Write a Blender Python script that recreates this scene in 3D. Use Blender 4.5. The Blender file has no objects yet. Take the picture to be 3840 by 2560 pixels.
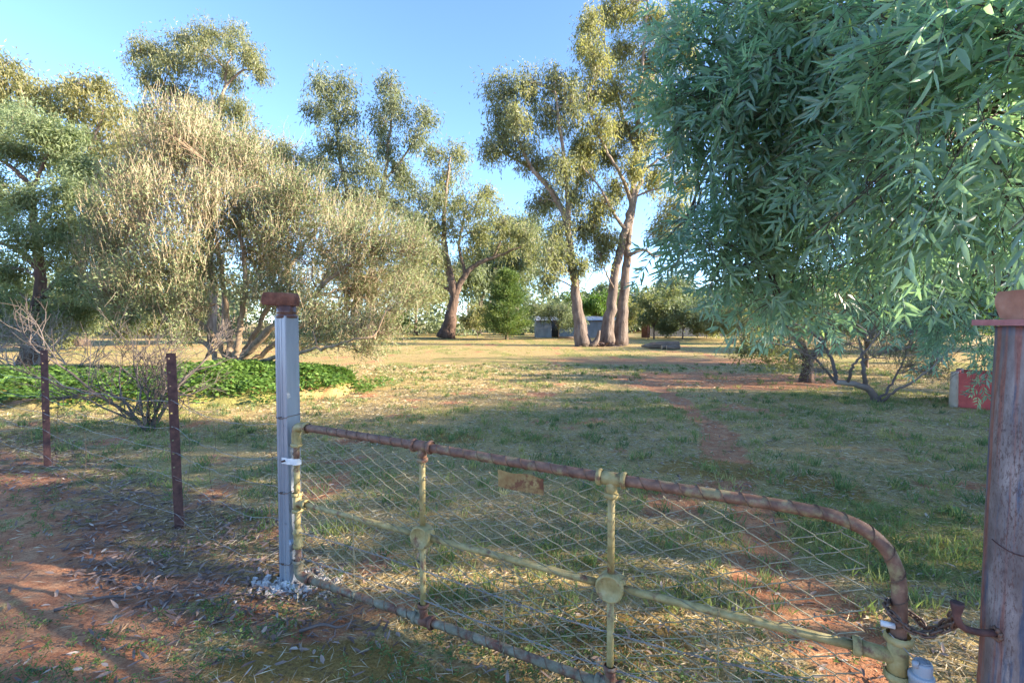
import bpy, math, random
import numpy as np
from mathutils import Vector, Matrix

random.seed(11)
rng = np.random.default_rng(11)
R = math.radians
scene = bpy.context.scene
COL = scene.collection

# ------------------------------------------------------------------ camera
EYE = 1.74
FPX = 1813.0                      # focal length in pixels of the 3840 px wide photograph (17 mm lens)
PITCH = R(2.2)
cam_data = bpy.data.cameras.new('camera')
cam_data.lens = 17.0
cam_data.sensor_width = 36.0
cam_data.clip_start = 0.05
cam_data.clip_end = 4000
cam = bpy.data.objects.new('camera', cam_data)
COL.objects.link(cam)
cam.location = (0, 0, EYE)
cam.rotation_euler = (R(90) - PITCH, 0, 0)
scene.camera = cam

# ------------------------------------------------------------------ sky, sun, exposure
SUN_EL = 19.0
SUN_AZ = -10.0                     # degrees from +X towards +Y
world = bpy.data.worlds.new('World')
scene.world = world
world.use_nodes = True
wn = world.node_tree
sky = wn.nodes.new('ShaderNodeTexSky')
sky.sky_type = 'NISHITA'
sky.sun_disc = False
sky.sun_elevation = R(SUN_EL)
sky.sun_rotation = R(90 - SUN_AZ)
sky.altitude = 100
sky.air_density = 0.64
sky.dust_density = 0.0
sky.ozone_density = 3.2
wn.links.new(sky.outputs[0], wn.nodes['Background'].inputs[0])
wn.nodes['Background'].inputs[1].default_value = 0.15
sun_data = bpy.data.lights.new('sun', 'SUN')
sun_data.energy = 5.0
sun_data.angle = R(0.6)
sun_data.color = (1.0, 0.86, 0.68)
sun = bpy.data.objects.new('sun', sun_data)
COL.objects.link(sun)
SDIR = Vector((math.cos(R(SUN_EL)) * math.cos(R(SUN_AZ)), math.cos(R(SUN_EL)) * math.sin(R(SUN_AZ)), math.sin(R(SUN_EL))))
sun.rotation_euler = SDIR.to_track_quat('Z', 'Y').to_euler()
sun.location = SDIR * 60
vs = scene.view_settings
vs.view_transform = 'Standard'
vs.look = 'None'
vs.gamma = 1.0
vs.use_curve_mapping = False
vs.exposure = 2.15
try:
    scene.cycles.use_denoising = True
    scene.cycles.max_bounces = 8
    scene.cycles.diffuse_bounces = 4
    scene.cycles.transmission_bounces = 4
    scene.cycles.sample_clamp_indirect = 6.0
except Exception:
    pass

# ------------------------------------------------------------------ helpers
def at(px, py, d):
    """real place of a thing seen at a photograph pixel and standing d metres ahead"""
    u = (px - 1920.0) / FPX
    v = -(py - 1280.0) / FPX
    y = math.cos(PITCH) + v * math.sin(PITCH)
    z = -math.sin(PITCH) + v * math.cos(PITCH)
    return np.array([u * d / y, d, EYE + z * d / y])

def hsh(ix, iy, seed):
    h = np.sin(ix * 127.1 + iy * 311.7 + seed * 74.7) * 43758.5453
    return h - np.floor(h)

def vnoise(x, y, s, seed=0):
    x = np.asarray(x, float) / s; y = np.asarray(y, float) / s
    ix = np.floor(x); iy = np.floor(y)
    fx = x - ix; fy = y - iy
    fx = fx * fx * (3 - 2 * fx); fy = fy * fy * (3 - 2 * fy)
    a = hsh(ix, iy, seed); b = hsh(ix + 1, iy, seed); c = hsh(ix, iy + 1, seed); d = hsh(ix + 1, iy + 1, seed)
    return (a * (1 - fx) + b * fx) * (1 - fy) + (c * (1 - fx) + d * fx) * fy

def fbm(x, y, s, seed=0, o=4):
    t = 0; a = 1.0; n = 0
    for k in range(o):
        t = t + a * vnoise(x, y, s, seed + k * 3.1); n += a; a *= .55; s *= .48
    return t / n

def sstep(a, b, x):
    t = np.clip((x - a) / (b - a), 0, 1)
    return t * t * (3 - 2 * t)

def unit(v):
    return v / np.maximum(np.linalg.norm(v, axis=-1, keepdims=True), 1e-9)

class MB:
    """collects geometry in numpy arrays and links it as one mesh object"""
    def __init__(s):
        s.v = []; s.q = []; s.t = []; s.c = []; s.n = 0
    def add(s, v, q=None, t=None, tint=0.5):
        v = np.asarray(v, float).reshape(-1, 3)
        if q is not None and len(q): s.q.append(np.asarray(q, np.int64).reshape(-1, 4) + s.n)
        if t is not None and len(t): s.t.append(np.asarray(t, np.int64).reshape(-1, 3) + s.n)
        s.v.append(v)
        c = np.broadcast_to(np.asarray(tint, float), (len(v),)) if np.ndim(tint) <= 1 else tint
        s.c.append(np.array(c, float))
        s.n += len(v)
    def mesh(s, name, mat=None, smooth=True):
        v = np.concatenate(s.v) if s.v else np.zeros((0, 3))
        q = np.concatenate(s.q) if s.q else np.zeros((0, 4), np.int64)
        t = np.concatenate(s.t) if s.t else np.zeros((0, 3), np.int64)
        me = bpy.data.meshes.new(name)
        me.vertices.add(len(v)); me.vertices.foreach_set('co', v.astype(np.float32).ravel())
        nl = q.size + t.size
        me.loops.add(nl)
        me.loops.foreach_set('vertex_index', np.concatenate([q.ravel(), t.ravel()]).astype(np.int32))
        me.polygons.add(len(q) + len(t))
        st = np.concatenate([np.arange(len(q)) * 4, len(q) * 4 + np.arange(len(t)) * 3]).astype(np.int32)
        me.polygons.foreach_set('loop_start', st)
        me.polygons.foreach_set('use_smooth', np.full(len(q) + len(t), smooth, dtype=bool))
        me.update(calc_edges=True)
        a = me.attributes.new('tint', 'FLOAT', 'POINT')
        if len(v): a.data.foreach_set('value', np.concatenate(s.c).astype(np.float32))
        if mat: me.materials.append(mat)
        return me
    def build(s, name, mat=None, parent=None, smooth=True):
        o = bpy.data.objects.new(name, s.mesh(name, mat, smooth))
        COL.objects.link(o)
        if parent: o.parent = parent
        return o
    # shapes
    def tube(s, pts, r, k=6, tint=0.5, cap=True):
        pts = np.asarray(pts, float); n = len(pts)
        r = np.broadcast_to(np.asarray(r, float), (n,))
        T = np.gradient(pts, axis=0); T = unit(T)
        ref = np.array([0, 0, 1.0]) if abs(T[0][2]) < .9 else np.array([1.0, 0, 0])
        N = np.zeros_like(pts); a = np.cross(T[0], ref); a /= np.linalg.norm(a)
        for i in range(n):
            a = a - T[i] * np.dot(a, T[i]); a /= max(np.linalg.norm(a), 1e-9); N[i] = a
        B = np.cross(T, N)
        th = np.arange(k) * 2 * math.pi / k
        V = pts[:, None, :] + r[:, None, None] * (np.cos(th)[None, :, None] * N[:, None, :] + np.sin(th)[None, :, None] * B[:, None, :])
        i = np.arange(n - 1)[:, None] * k; j = np.arange(k)[None, :]; j2 = (j + 1) % k
        Q = np.stack([i + j, i + j2, i + k + j2, i + k + j], -1).reshape(-1, 4)
        V = V.reshape(-1, 3)
        t = np.broadcast_to(np.asarray(tint, float), (n,))
        tt = np.repeat(t, k)
        tris = None
        if cap:
            V = np.concatenate([V, pts[:1], pts[-1:]]); tt = np.concatenate([tt, t[:1], t[-1:]])
            jj = np.arange(k); jn = (jj + 1) % k
            tris = np.concatenate([np.stack([np.full(k, n * k), jn, jj], -1), np.stack([np.full(k, n * k + 1), (n - 1) * k + jj, (n - 1) * k + jn], -1)])
        s.add(V, Q, tris, tt)
    def segs(s, P0, P1, r0, r1, tint=0.5, k=3):
        P0 = np.asarray(P0, float); P1 = np.asarray(P1, float); n = len(P0)
        if n == 0: return
        T = unit(P1 - P0)
        ref = np.where(np.abs(T[:, 2:3]) < .9, np.array([[0, 0, 1.0]]), np.array([[1.0, 0, 0]]))
        N = unit(np.cross(T, ref)); B = np.cross(T, N)
        th = np.arange(k) * 2 * math.pi / k
        ring = np.cos(th)[None, :, None] * N[:, None] + np.sin(th)[None, :, None] * B[:, None]
        r0 = np.broadcast_to(np.asarray(r0, float), (n,)); r1 = np.broadcast_to(np.asarray(r1, float), (n,))
        V = np.concatenate([P0[:, None] + r0[:, None, None] * ring, P1[:, None] + r1[:, None, None] * ring], 1)
        j = np.arange(k); j2 = (j + 1) % k
        Q = (np.stack([j, j2, k + j2, k + j], -1) if k > 2 else np.array([[0, 1, 3, 2]]))[None] + (np.arange(n) * 2 * k)[:, None, None]
        s.add(V, Q, None, np.repeat(np.broadcast_to(np.asarray(tint, float), (n,)), 2 * k))
    def leaves(s, P, D, L, W, tint=0.5, Nrm=None, bend=0.12):
        """diamond leaves: base P, direction D, length L, width W"""
        P = np.asarray(P, float); n = len(P)
        if n == 0: return
        D = unit(np.asarray(D, float))
        if Nrm is None: Nrm = rng.normal(size=(n, 3))
        S = unit(np.cross(D, Nrm)); U = np.cross(S, D)
        L = np.broadcast_to(np.asarray(L, float), (n,))[:, None]; W = np.broadcast_to(np.asarray(W, float), (n,))[:, None]
        m = P + D * L * .45 + U * L * bend
        V = np.stack([P, m + S * W * .5, P + D * L, m - S * W * .5], 1)
        Q = np.arange(n * 4).reshape(n, 4)
        s.add(V, Q, None, np.repeat(np.broadcast_to(np.asarray(tint, float), (n,)), 4))
    def leaflets(s, P, D, L, W, Nrm, tint=0.5, droop=0.25, fold=0.25):
        """finer leaf with a midrib fold and a curve, 8 triangles each"""
        P = np.asarray(P, float); n = len(P)
        D = unit(np.asarray(D, float)); S = unit(np.cross(D, Nrm)); U = np.cross(S, D)
        L = np.asarray(L, float).reshape(-1, 1); W = np.asarray(W, float).reshape(-1, 1)
        dr = np.broadcast_to(np.asarray(droop, float).reshape(-1, 1), (n, 1))
        def mid(t): return P + D * L * t - U * L * dr * t * t
        m0, m1, m2, m3 = mid(0), mid(.3), mid(.66), mid(1.0)
        f = U * W * fold
        l1 = m1 + S * W * .5 + f; r1 = m1 - S * W * .5 + f
        l2 = m2 + S * W * .42 + f; r2 = m2 - S * W * .42 + f
        V = np.stack([m0, m1, m2, m3, l1, l2, r1, r2], 1)
        o = (np.arange(n) * 8)[:, None]
        q = np.concatenate([o + np.array([[1, 4, 5, 2]]), o + np.array([[6, 1, 2, 7]])])
        t = np.concatenate([o + np.array([[0, 4, 1]]), o + np.array([[2, 5, 3]]), o + np.array([[0, 1, 6]]), o + np.array([[2, 3, 7]])])
        s.add(V, q, t, np.repeat(np.broadcast_to(np.asarray(tint, float), (n,)), 8))
    def box(s, c, size, M=None, tint=0.5):
        c = np.asarray(c, float); h = np.asarray(size, float) / 2
        V = np.array([[x, y, z] for x in (-1, 1) for y in (-1, 1) for z in (-1, 1)]) * h
        if M is not None: V = V @ np.asarray(M, float).T
        s.add(V + c, [[0, 1, 3, 2], [4, 6, 7, 5], [0, 4, 5, 1], [2, 3, 7, 6], [0, 2, 6, 4], [1, 5, 7, 3]], None, tint)
    def lathe(s, prof, k=20, c=(0, 0, 0), axis='z', tint=0.5, sx=1.0):
        prof = np.asarray(prof, float); n = len(prof)
        th = np.arange(k) * 2 * math.pi / k
        a = prof[:, 0][:, None] * np.cos(th); b = prof[:, 0][:, None] * np.sin(th); h = np.repeat(prof[:, 1][:, None], k, 1)
        if axis == 'z': V = np.stack([a * sx, b, h], -1)
        elif axis == 'y': V = np.stack([a, h, -b], -1)
        else: V = np.stack([h, a, b], -1)
        i = np.arange(n - 1)[:, None] * k; j = np.arange(k)[None]; j2 = (j + 1) % k
        Q = np.stack([i + j, i + j2, i + k + j2, i + k + j], -1).reshape(-1, 4)
        s.add(V.reshape(-1, 3) + np.asarray(c, float), Q, None, tint)

def rot_pts(v, M):
    return np.asarray(v) @ np.asarray(M).T

def smooth_path(pts, n=24, wig=0.0):
    """Catmull-Rom through pts"""
    p = np.asarray(pts, float)
    if len(p) == 2: p = np.array([p[0], (p[0] + p[1]) / 2, p[1]])
    e = np.concatenate([[2 * p[0] - p[1]], p, [2 * p[-1] - p[-2]]])
    m = len(p) - 1; out = []
    for t in np.linspace(0, m, n):
        i = min(int(t), m - 1); f = t - i
        a, b, c, d = e[i], e[i + 1], e[i + 2], e[i + 3]
        out.append(.5 * ((2 * b) + (c - a) * f + (2 * a - 5 * b + 4 * c - d) * f * f + (3 * b - a - 3 * c + d) * f ** 3))
    out = np.array(out)
    if wig:
        L = np.linalg.norm(np.diff(out, axis=0), axis=1).sum()
        w = rng.normal(size=out.shape) * wig * L / n * 1.5
        w[0] = 0; w[-1] = 0
        out = out + w
    return out

def empty(name, loc=(0, 0, 0), rz=0.0):
    o = bpy.data.objects.new(name, None)
    COL.objects.link(o); o.location = loc; o.rotation_euler = (0, 0, rz)
    o.empty_display_size = 0.1
    return o

def tag(o, label, cat, group=None):
    o['label'] = label; o['category'] = cat
    if group: o['group'] = group
    return o

def kind(o, k):
    o['kind'] = k
    return o

def copy_tree(o, parent=None):
    c = o.copy(); COL.objects.link(c); c.parent = parent
    for ch in list(o.children): copy_tree(ch, c)
    return c

# ------------------------------------------------------------------ materials
def new_mat(name):
    m = bpy.data.materials.new(name); m.use_nodes = True
    nt = m.node_tree; nt.nodes.clear()
    out = nt.nodes.new('ShaderNodeOutputMaterial')
    return m, nt, out

def nd(nt, typ, **kw):
    n = nt.nodes.new(typ)
    for k, v in kw.items():
        if k in ('inp',):
            for a, b in v.items(): n.inputs[a].default_value = b
        else: setattr(n, k, v)
    return n

def ramp(nt, stops, interp='LINEAR'):
    r = nt.nodes.new('ShaderNodeValToRGB'); cr = r.color_ramp; cr.interpolation = interp
    while len(cr.elements) < len(stops): cr.elements.new(.5)
    for e, (p, c) in zip(cr.elements, stops):
        e.position = p; e.color = (*c, 1)
    return r

def leaf_mat(name, stops, trans=0.35, rough=0.55, spec=0.35, tcol=1.5, patch=0.0):
    m, nt, out = new_mat(name); L = nt.links
    a = nd(nt, 'ShaderNodeAttribute', attribute_name='tint')
    r = ramp(nt, stops)
    L.new(a.outputs['Fac'], r.inputs[0])
    p = nd(nt, 'ShaderNodeBsdfPrincipled'); p.inputs['Roughness'].default_value = rough
    p.inputs['Specular IOR Level'].default_value = spec
    L.new(r.outputs[0], p.inputs['Base Color'])
    t = nd(nt, 'ShaderNodeBsdfTranslucent')
    g = nd(nt, 'ShaderNodeMix', data_type='RGBA', blend_type='MULTIPLY'); g.inputs['Factor'].default_value = 1
    g.inputs['B'].default_value = (tcol * 1.1, tcol * 1.15, tcol * .6, 1)
    L.new(r.outputs[0], g.inputs['A']); L.new(g.outputs['Result'], t.inputs['Color'])
    mx = nd(nt, 'ShaderNodeMixShader'); mx.inputs[0].default_value = trans
    L.new(p.outputs[0], mx.inputs[1]); L.new(t.outputs[0], mx.inputs[2]); L.new(mx.outputs[0], out.inputs[0])
    return m

def noise_mat(name, stops, scale=8, stretch=(1, 1, 1), rough=0.8, metal=0.0, bump=0.3, detail=6, stops2=None, scale2=3, mixlo=.45, mixhi=.6,
              spec=0.4, bscale=None, tintmix=None, dist=0.02, rough_var=0.0):
    """two-layer noise colour with bump, in object space"""
    m, nt, out = new_mat(name); L = nt.links
    tc = nd(nt, 'ShaderNodeTexCoord'); mp = nd(nt, 'ShaderNodeMapping'); mp.inputs['Scale'].default_value = stretch
    L.new(tc.outputs['Object'], mp.inputs[0])
    n1 = nd(nt, 'ShaderNodeTexNoise'); n1.inputs['Scale'].default_value = scale; n1.inputs['Detail'].default_value = detail; n1.inputs['Roughness'].default_value = .62
    L.new(mp.outputs[0], n1.inputs['Vector'])
    r1 = ramp(nt, stops); L.new(n1.outputs['Fac'], r1.inputs[0]); col = r1.outputs[0]
    if stops2:
        n2 = nd(nt, 'ShaderNodeTexNoise'); n2.inputs['Scale'].default_value = scale2; n2.inputs['Detail'].default_value = 8; n2.inputs['Roughness'].default_value = .68
        L.new(mp.outputs[0], n2.inputs['Vector'])
        rm = ramp(nt, [(mixlo, (0, 0, 0)), (mixhi, (1, 1, 1))]); L.new(n2.outputs['Fac'], rm.inputs[0])
        r2 = ramp(nt, stops2); L.new(n1.outputs['Fac'], r2.inputs[0])
        mx = nd(nt, 'ShaderNodeMix', data_type='RGBA'); L.new(rm.outputs[0], mx.inputs['Factor']); L.new(col, mx.inputs['A']); L.new(r2.outputs[0], mx.inputs['B'])
        col = mx.outputs['Result']
    if tintmix:
        a = nd(nt, 'ShaderNodeAttribute', attribute_name='tint')
        r3 = ramp(nt, tintmix); L.new(n1.outputs['Fac'], r3.inputs[0])
        mx = nd(nt, 'ShaderNodeMix', data_type='RGBA'); L.new(a.outputs['Fac'], mx.inputs['Factor']); L.new(col, mx.inputs['A']); L.new(r3.outputs[0], mx.inputs['B'])
        col = mx.outputs['Result']
    p = nd(nt, 'ShaderNodeBsdfPrincipled'); p.inputs['Roughness'].default_value = rough; p.inputs['Metallic'].default_value = metal
    p.inputs['Specular IOR Level'].default_value = spec
    L.new(col, p.inputs['Base Color'])
    if bump:
        b = nd(nt, 'ShaderNodeBump'); b.inputs['Strength'].default_value = bump; b.inputs['Distance'].default_value = dist
        if bscale:
            n3 = nd(nt, 'ShaderNodeTexNoise'); n3.inputs['Scale'].default_value = bscale; n3.inputs['Detail'].default_value = 5; L.new(mp.outputs[0], n3.inputs['Vector']); L.new(n3.outputs['Fac'], b.inputs['Height'])
        else: L.new(n1.outputs['Fac'], b.inputs['Height'])
        L.new(b.outputs[0], p.inputs['Normal'])
    L.new(p.outputs[0], out.inputs[0])
    return m

M = {}
M['gum_leaf'] = leaf_mat('gum_leaf', [(0, (.11, .13, .085)), (.45, (.21, .225, .125)), (.8, (.31, .30, .165)), (1, (.36, .32, .19))], trans=.44, rough=.5)
M['gum_leaf_dark'] = leaf_mat('gum_leaf_dark', [(0, (.10, .125, .095)), (.5, (.185, .21, .14)), (1, (.29, .29, .18))], trans=.42, rough=.5)
M['gum_leaf_gold'] = leaf_mat('gum_leaf_gold', [(0, (.13, .145, .075)), (.5, (.25, .25, .12)), (1, (.37, .32, .15))], trans=.44)
M['feather_leaf'] = leaf_mat('feather_leaf', [(0, (.11, .155, .09)), (.5, (.21, .26, .14)), (1, (.32, .35, .19))], trans=.4, rough=.6)
M['bush_leaf'] = leaf_mat('bush_leaf', [(0, (.13, .17, .085)), (.5, (.22, .27, .135)), (1, (.34, .37, .20))], trans=.3, rough=.65)
M['ash_leaf'] = leaf_mat('ash_leaf', [(0, (.11, .19, .155)), (.5, (.175, .285, .235)), (.85, (.23, .35, .25)), (1, (.36, .42, .17))], trans=.48, rough=.32, spec=.8, tcol=1.9)
M['bright_leaf'] = leaf_mat('bright_leaf', [(0, (.05, .10, .02)), (.5, (.09, .16, .03)), (1, (.16, .22, .05))], trans=.4, tcol=1.6)
M['olive_leaf'] = leaf_mat('olive_leaf', [(0, (.10, .12, .05)), (.5, (.18, .195, .085)), (1, (.28, .26, .14))], trans=.4)
M['pale_leaf'] = leaf_mat('pale_leaf', [(0, (.09, .12, .07)), (.5, (.17, .205, .115)), (1, (.25, .28, .17))], trans=.3)
M['pine_leaf'] = leaf_mat('pine_leaf', [(0, (.05, .09, .03)), (.5, (.10, .155, .045)), (1, (.19, .23, .06))], trans=.3)
M['vine_leaf'] = leaf_mat('vine_leaf', [(0, (.05, .095, .02)), (.5, (.10, .19, .035)), (1, (.20, .30, .075))], trans=.3, rough=.5)
M['grass'] = leaf_mat('grass', [(0, (.075, .125, .05)), (.35, (.15, .20, .075)), (.6, (.27, .27, .095)), (.8, (.40, .33, .14)), (1, (.54, .43, .22))], trans=.3, rough=.6)
M['straw'] = leaf_mat('straw', [(0, (.20, .145, .085)), (.5, (.43, .34, .20)), (1, (.66, .56, .38))], trans=.1, rough=.7, tcol=.8)
M['litter'] = leaf_mat('litter', [(0, (.08, .05, .04)), (.5, (.20, .13, .10)), (.8, (.34, .24, .18)), (1, (.52, .42, .33))], trans=.05, rough=.6, tcol=.8)
M['weed'] = leaf_mat('weed', [(0, (.05, .10, .035)), (.5, (.10, .17, .05)), (1, (.2, .26, .09))], trans=.3, rough=.6)
M['gum_bark'] = noise_mat('gum_bark', [(.3, (.055, .038, .03)), (.5, (.13, .095, .075)), (.7, (.21, .165, .135))], scale=2.2, stretch=(1.6, 1.6, .5), bump=.9, dist=.12, rough=.9, detail=9,
                          tintmix=[(.3, (.17, .12, .085)), (.5, (.27, .21, .16)), (.7, (.38, .32, .25))])
M['dark_bark'] = noise_mat('dark_bark', [(.3, (.035, .02, .015)), (.5, (.085, .05, .036)), (.7, (.16, .095, .065))], scale=2.5, stretch=(1.5, 1.5, .4), bump=.9, dist=.12, rough=.9, detail=9,
                           tintmix=[(.3, (.13, .09, .065)), (.6, (.27, .21, .16))])
M['bush_bark'] = noise_mat('bush_bark', [(.3, (.13, .095, .06)), (.6, (.28, .21, .14))], scale=10, stretch=(1, 1, .4), bump=.5, rough=.85, tintmix=[(.3, (.20, .135, .085)), (.7, (.36, .26, .17))])
M['twig_tan'] = leaf_mat('twig_tan', [(0, (.16, .13, .085)), (.5, (.34, .275, .18)), (1, (.50, .41, .28))], trans=0.0, rough=.8)
M['twig_grey'] = leaf_mat('twig_grey', [(0, (.07, .05, .045)), (.5, (.17, .13, .11)), (1, (.4, .34, .28))], trans=0.0, rough=.8)
M['twig_dark'] = leaf_mat('twig_dark', [(0, (.045, .034, .028)), (.5, (.115, .09, .075)), (1, (.22, .18, .15))], trans=0.0, rough=.8)
M['ash_bark'] = noise_mat('ash_bark', [(.3, (.05, .035, .025)), (.7, (.13, .10, .075))], scale=14, rough=.85, bump=.4)
M['galv'] = noise_mat('galv', [(.3, (.20, .225, .27)), (.6, (.30, .33, .38)), (.75, (.42, .44, .47))], scale=9, stretch=(1, 1, .12), rough=.42, metal=.45, bump=.05,
                      stops2=[(.3, (.30, .29, .28)), (.7, (.40, .39, .37))], scale2=7, mixlo=.60, mixhi=.72)
M['rust_dark'] = noise_mat('rust_dark', [(.3, (.045, .02, .018)), (.55, (.10, .045, .038)), (.75, (.16, .075, .05))], scale=22, rough=.8, bump=.25, dist=.004)
M['gate_paint'] = noise_mat('gate_paint', [(.3, (.22, .17, .065)), (.55, (.34, .275, .115)), (.75, (.42, .36, .19))], scale=26, rough=.6, bump=.3, dist=.003,
                            stops2=[(.3, (.09, .032, .02)), (.7, (.20, .085, .045))], scale2=15, mixlo=.54, mixhi=.66)
M['gate_rust'] = noise_mat('gate_rust', [(.3, (.10, .05, .035)), (.55, (.19, .10, .065)), (.72, (.29, .17, .11))], scale=26, rough=.62, bump=.3, dist=.003,
                           stops2=[(.3, (.22, .17, .08)), (.7, (.30, .25, .13))], scale2=9, mixlo=.54, mixhi=.64)
M['gate_grey'] = noise_mat('gate_grey', [(.3, (.10, .085, .05)), (.55, (.19, .17, .115)), (.72, (.26, .24, .19))], scale=24, rough=.7, bump=.3, dist=.003,
                           stops2=[(.3, (.09, .032, .02)), (.7, (.18, .08, .05))], scale2=8, mixlo=.48, mixhi=.58)
M['wire_olive'] = noise_mat('wire_olive', [(.35, (.18, .16, .10)), (.6, (.33, .30, .20))], scale=15, rough=.45, metal=.3, bump=0)
M['wire_grey'] = noise_mat('wire_grey', [(.35, (.16, .14, .13)), (.6, (.34, .33, .32))], scale=15, rough=.45, metal=.4, bump=0)
M['wire_rust'] = noise_mat('wire_rust', [(.35, (.08, .045, .03)), (.65, (.17, .10, .06))], scale=30, rough=.7, bump=0)
M['plate_rust'] = noise_mat('plate_rust', [(.3, (.20, .09, .03)), (.55, (.28, .19, .07)), (.75, (.36, .28, .12))], scale=20, rough=.75, bump=.3, dist=.002,
                            stops2=[(.3, (.10, .035, .015)), (.7, (.17, .065, .03))], scale2=13, mixlo=.5, mixhi=.58)
M['white_band'] = noise_mat('white_band', [(.3, (.55, .55, .56)), (.7, (.75, .75, .74))], scale=18, rough=.45, bump=.05)
M['brick_dark'] = noise_mat('brick_dark', [(.3, (.09, .035, .022)), (.55, (.19, .075, .045)), (.75, (.27, .13, .08))], scale=16, rough=.9, bump=.9, dist=.012, detail=8)
M['brick_pink'] = noise_mat('brick_pink', [(.3, (.28, .11, .07)), (.55, (.40, .19, .125)), (.75, (.50, .28, .20))], scale=9, rough=.9, bump=.6, dist=.01, detail=8)
M['flange'] = noise_mat('flange', [(.3, (.25, .085, .085)), (.6, (.40, .16, .15))], scale=20, rough=.6, bump=.2, dist=.003)
M['old_post'] = None
M['brown_cap'] = noise_mat('brown_cap', [(.3, (.07, .028, .018)), (.7, (.14, .06, .038))], scale=12, rough=.3, bump=.08, dist=.003)
M['grey_plastic'] = noise_mat('grey_plastic', [(.3, (.24, .26, .29)), (.7, (.33, .35, .38))], scale=10, rough=.4, bump=.05)
M['concrete'] = noise_mat('concrete', [(.3, (.26, .19, .15)), (.5, (.50, .46, .42)), (.75, (.72, .70, .68))], scale=20, rough=.9, bump=.6, dist=.01)
M['red_plastic'] = noise_mat('red_plastic', [(.3, (.38, .045, .04)), (.7, (.55, .09, .07))], scale=6, rough=.5, bump=.05)
M['cream_plastic'] = noise_mat('cream_plastic', [(.3, (.34, .25, .18)), (.7, (.46, .36, .27))], scale=6, rough=.55, bump=.05)
M['black'] = noise_mat('black', [(.3, (.015, .015, .015)), (.7, (.03, .03, .03))], scale=6, rough=.5, bump=0)
M['iron_wall'] = noise_mat('iron_wall', [(.3, (.17, .19, .22)), (.6, (.27, .30, .34)), (.8, (.36, .38, .4))], scale=1.5, stretch=(1, 1, .3), rough=.5, metal=.35, bump=0,
                           stops2=[(.3, (.17, .13, .10)), (.7, (.27, .22, .18))], scale2=.9, mixlo=.58, mixhi=.7)
M['iron_roof'] = noise_mat('iron_roof', [(.3, (.30, .30, .31)), (.6, (.50, .51, .52)), (.8, (.6, .6, .6))], scale=1.2, rough=.45, metal=.3, bump=0,
                           stops2=[(.3, (.19, .10, .06)), (.7, (.28, .17, .11))], scale2=.8, mixlo=.58, mixhi=.68)
M['old_wood'] = noise_mat('old_wood', [(.3, (.09, .062, .045)), (.6, (.19, .14, .105)), (.8, (.28, .22, .17))], scale=3, stretch=(.5, 3, 3), rough=.9, bump=.7, dist=.03)
M['cut_wood'] = noise_mat('cut_wood', [(.3, (.30, .19, .11)), (.7, (.46, .33, .21))], scale=12, rough=.9, bump=.3)
M['grey_wood'] = noise_mat('grey_wood', [(.3, (.06, .063, .07)), (.7, (.13, .133, .145))], scale=2, stretch=(3, 3, .4), rough=.9, bump=.2)
M['rust_sheet'] = noise_mat('rust_sheet', [(.3, (.17, .06, .03)), (.7, (.28, .11, .06))], scale=3, rough=.85, bump=.1)
M['chain'] = noise_mat('chain', [(.3, (.07, .042, .034)), (.6, (.15, .095, .07)), (.8, (.24, .19, .16))], scale=40, rough=.5, metal=.35, bump=.15, dist=.002)

# post of the right hand side: grey mill scale, a pink rust run, blue smears and dark pits
def old_post_mat():
    m, nt, out = new_mat('old_post'); L = nt.links
    tc = nd(nt, 'ShaderNodeTexCoord')
    def noise(scale, st, detail=6, rough=.6):
        mp = nd(nt, 'ShaderNodeMapping'); mp.inputs['Scale'].default_value = st; L.new(tc.outputs['Object'], mp.inputs[0])
        n = nd(nt, 'ShaderNodeTexNoise'); n.inputs['Scale'].default_value = scale; n.inputs['Detail'].default_value = detail; n.inputs['Roughness'].default_value = rough
        L.new(mp.outputs[0], n.inputs['Vector']); return n.outputs['Fac']
    def mix(a, b, f):
        x = nd(nt, 'ShaderNodeMix', data_type='RGBA'); L.new(f, x.inputs['Factor']); L.new(a, x.inputs['A']); L.new(b, x.inputs['B']); return x.outputs['Result']
    def rmp(src, stops):
        r = ramp(nt, stops); L.new(src, r.inputs[0]); return r.outputs[0]
    def mask(src, lo, hi): return rmp(src, [(lo, (0, 0, 0)), (hi, (1, 1, 1))])
    fine = noise(60, (1, 1, .5))
    base = rmp(noise(14, (1, 1, .35)), [(.3, (.085, .065, .065)), (.5, (.17, .135, .13)), (.7, (.30, .25, .235))])
    rust = rmp(fine, [(.3, (.14, .045, .035)), (.7, (.29, .12, .09))])
    col = mix(base, rust, mask(noise(22, (1.4, 1.4, .035), 7, .65), .48, .56))
    blue = rmp(fine, [(.3, (.045, .06, .10)), (.7, (.09, .11, .155))])
    col = mix(col, blue, mask(noise(15, (1.6, 1.6, .14), 7, .7), .52, .60))
    spot = noise(5, (1.5, 1.5, .3), 4, .6)
    pit = rmp(fine, [(.3, (.05, .03, .03)), (.7, (.12, .06, .05))])
    pm = nd(nt, 'ShaderNodeMath', operation='MULTIPLY'); L.new(mask(noise(170, (1, 1, .35), 6, .75), .50, .60), pm.inputs[0]); L.new(mask(spot, .42, .62), pm.inputs[1])
    col = mix(col, pit, pm.outputs[0])
    p = nd(nt, 'ShaderNodeBsdfPrincipled'); p.inputs['Roughness'].default_value = .55; p.inputs['Metallic'].default_value = .15
    L.new(col, p.inputs['Base Color'])
    b = nd(nt, 'ShaderNodeBump'); b.inputs['Strength'].default_value = .35; b.inputs['Distance'].default_value = .003
    L.new(fine, b.inputs['Height']); L.new(b.outputs[0], p.inputs['Normal'])
    L.new(p.outputs[0], out.inputs[0])
    return m
M['old_post'] = old_post_mat()

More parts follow.
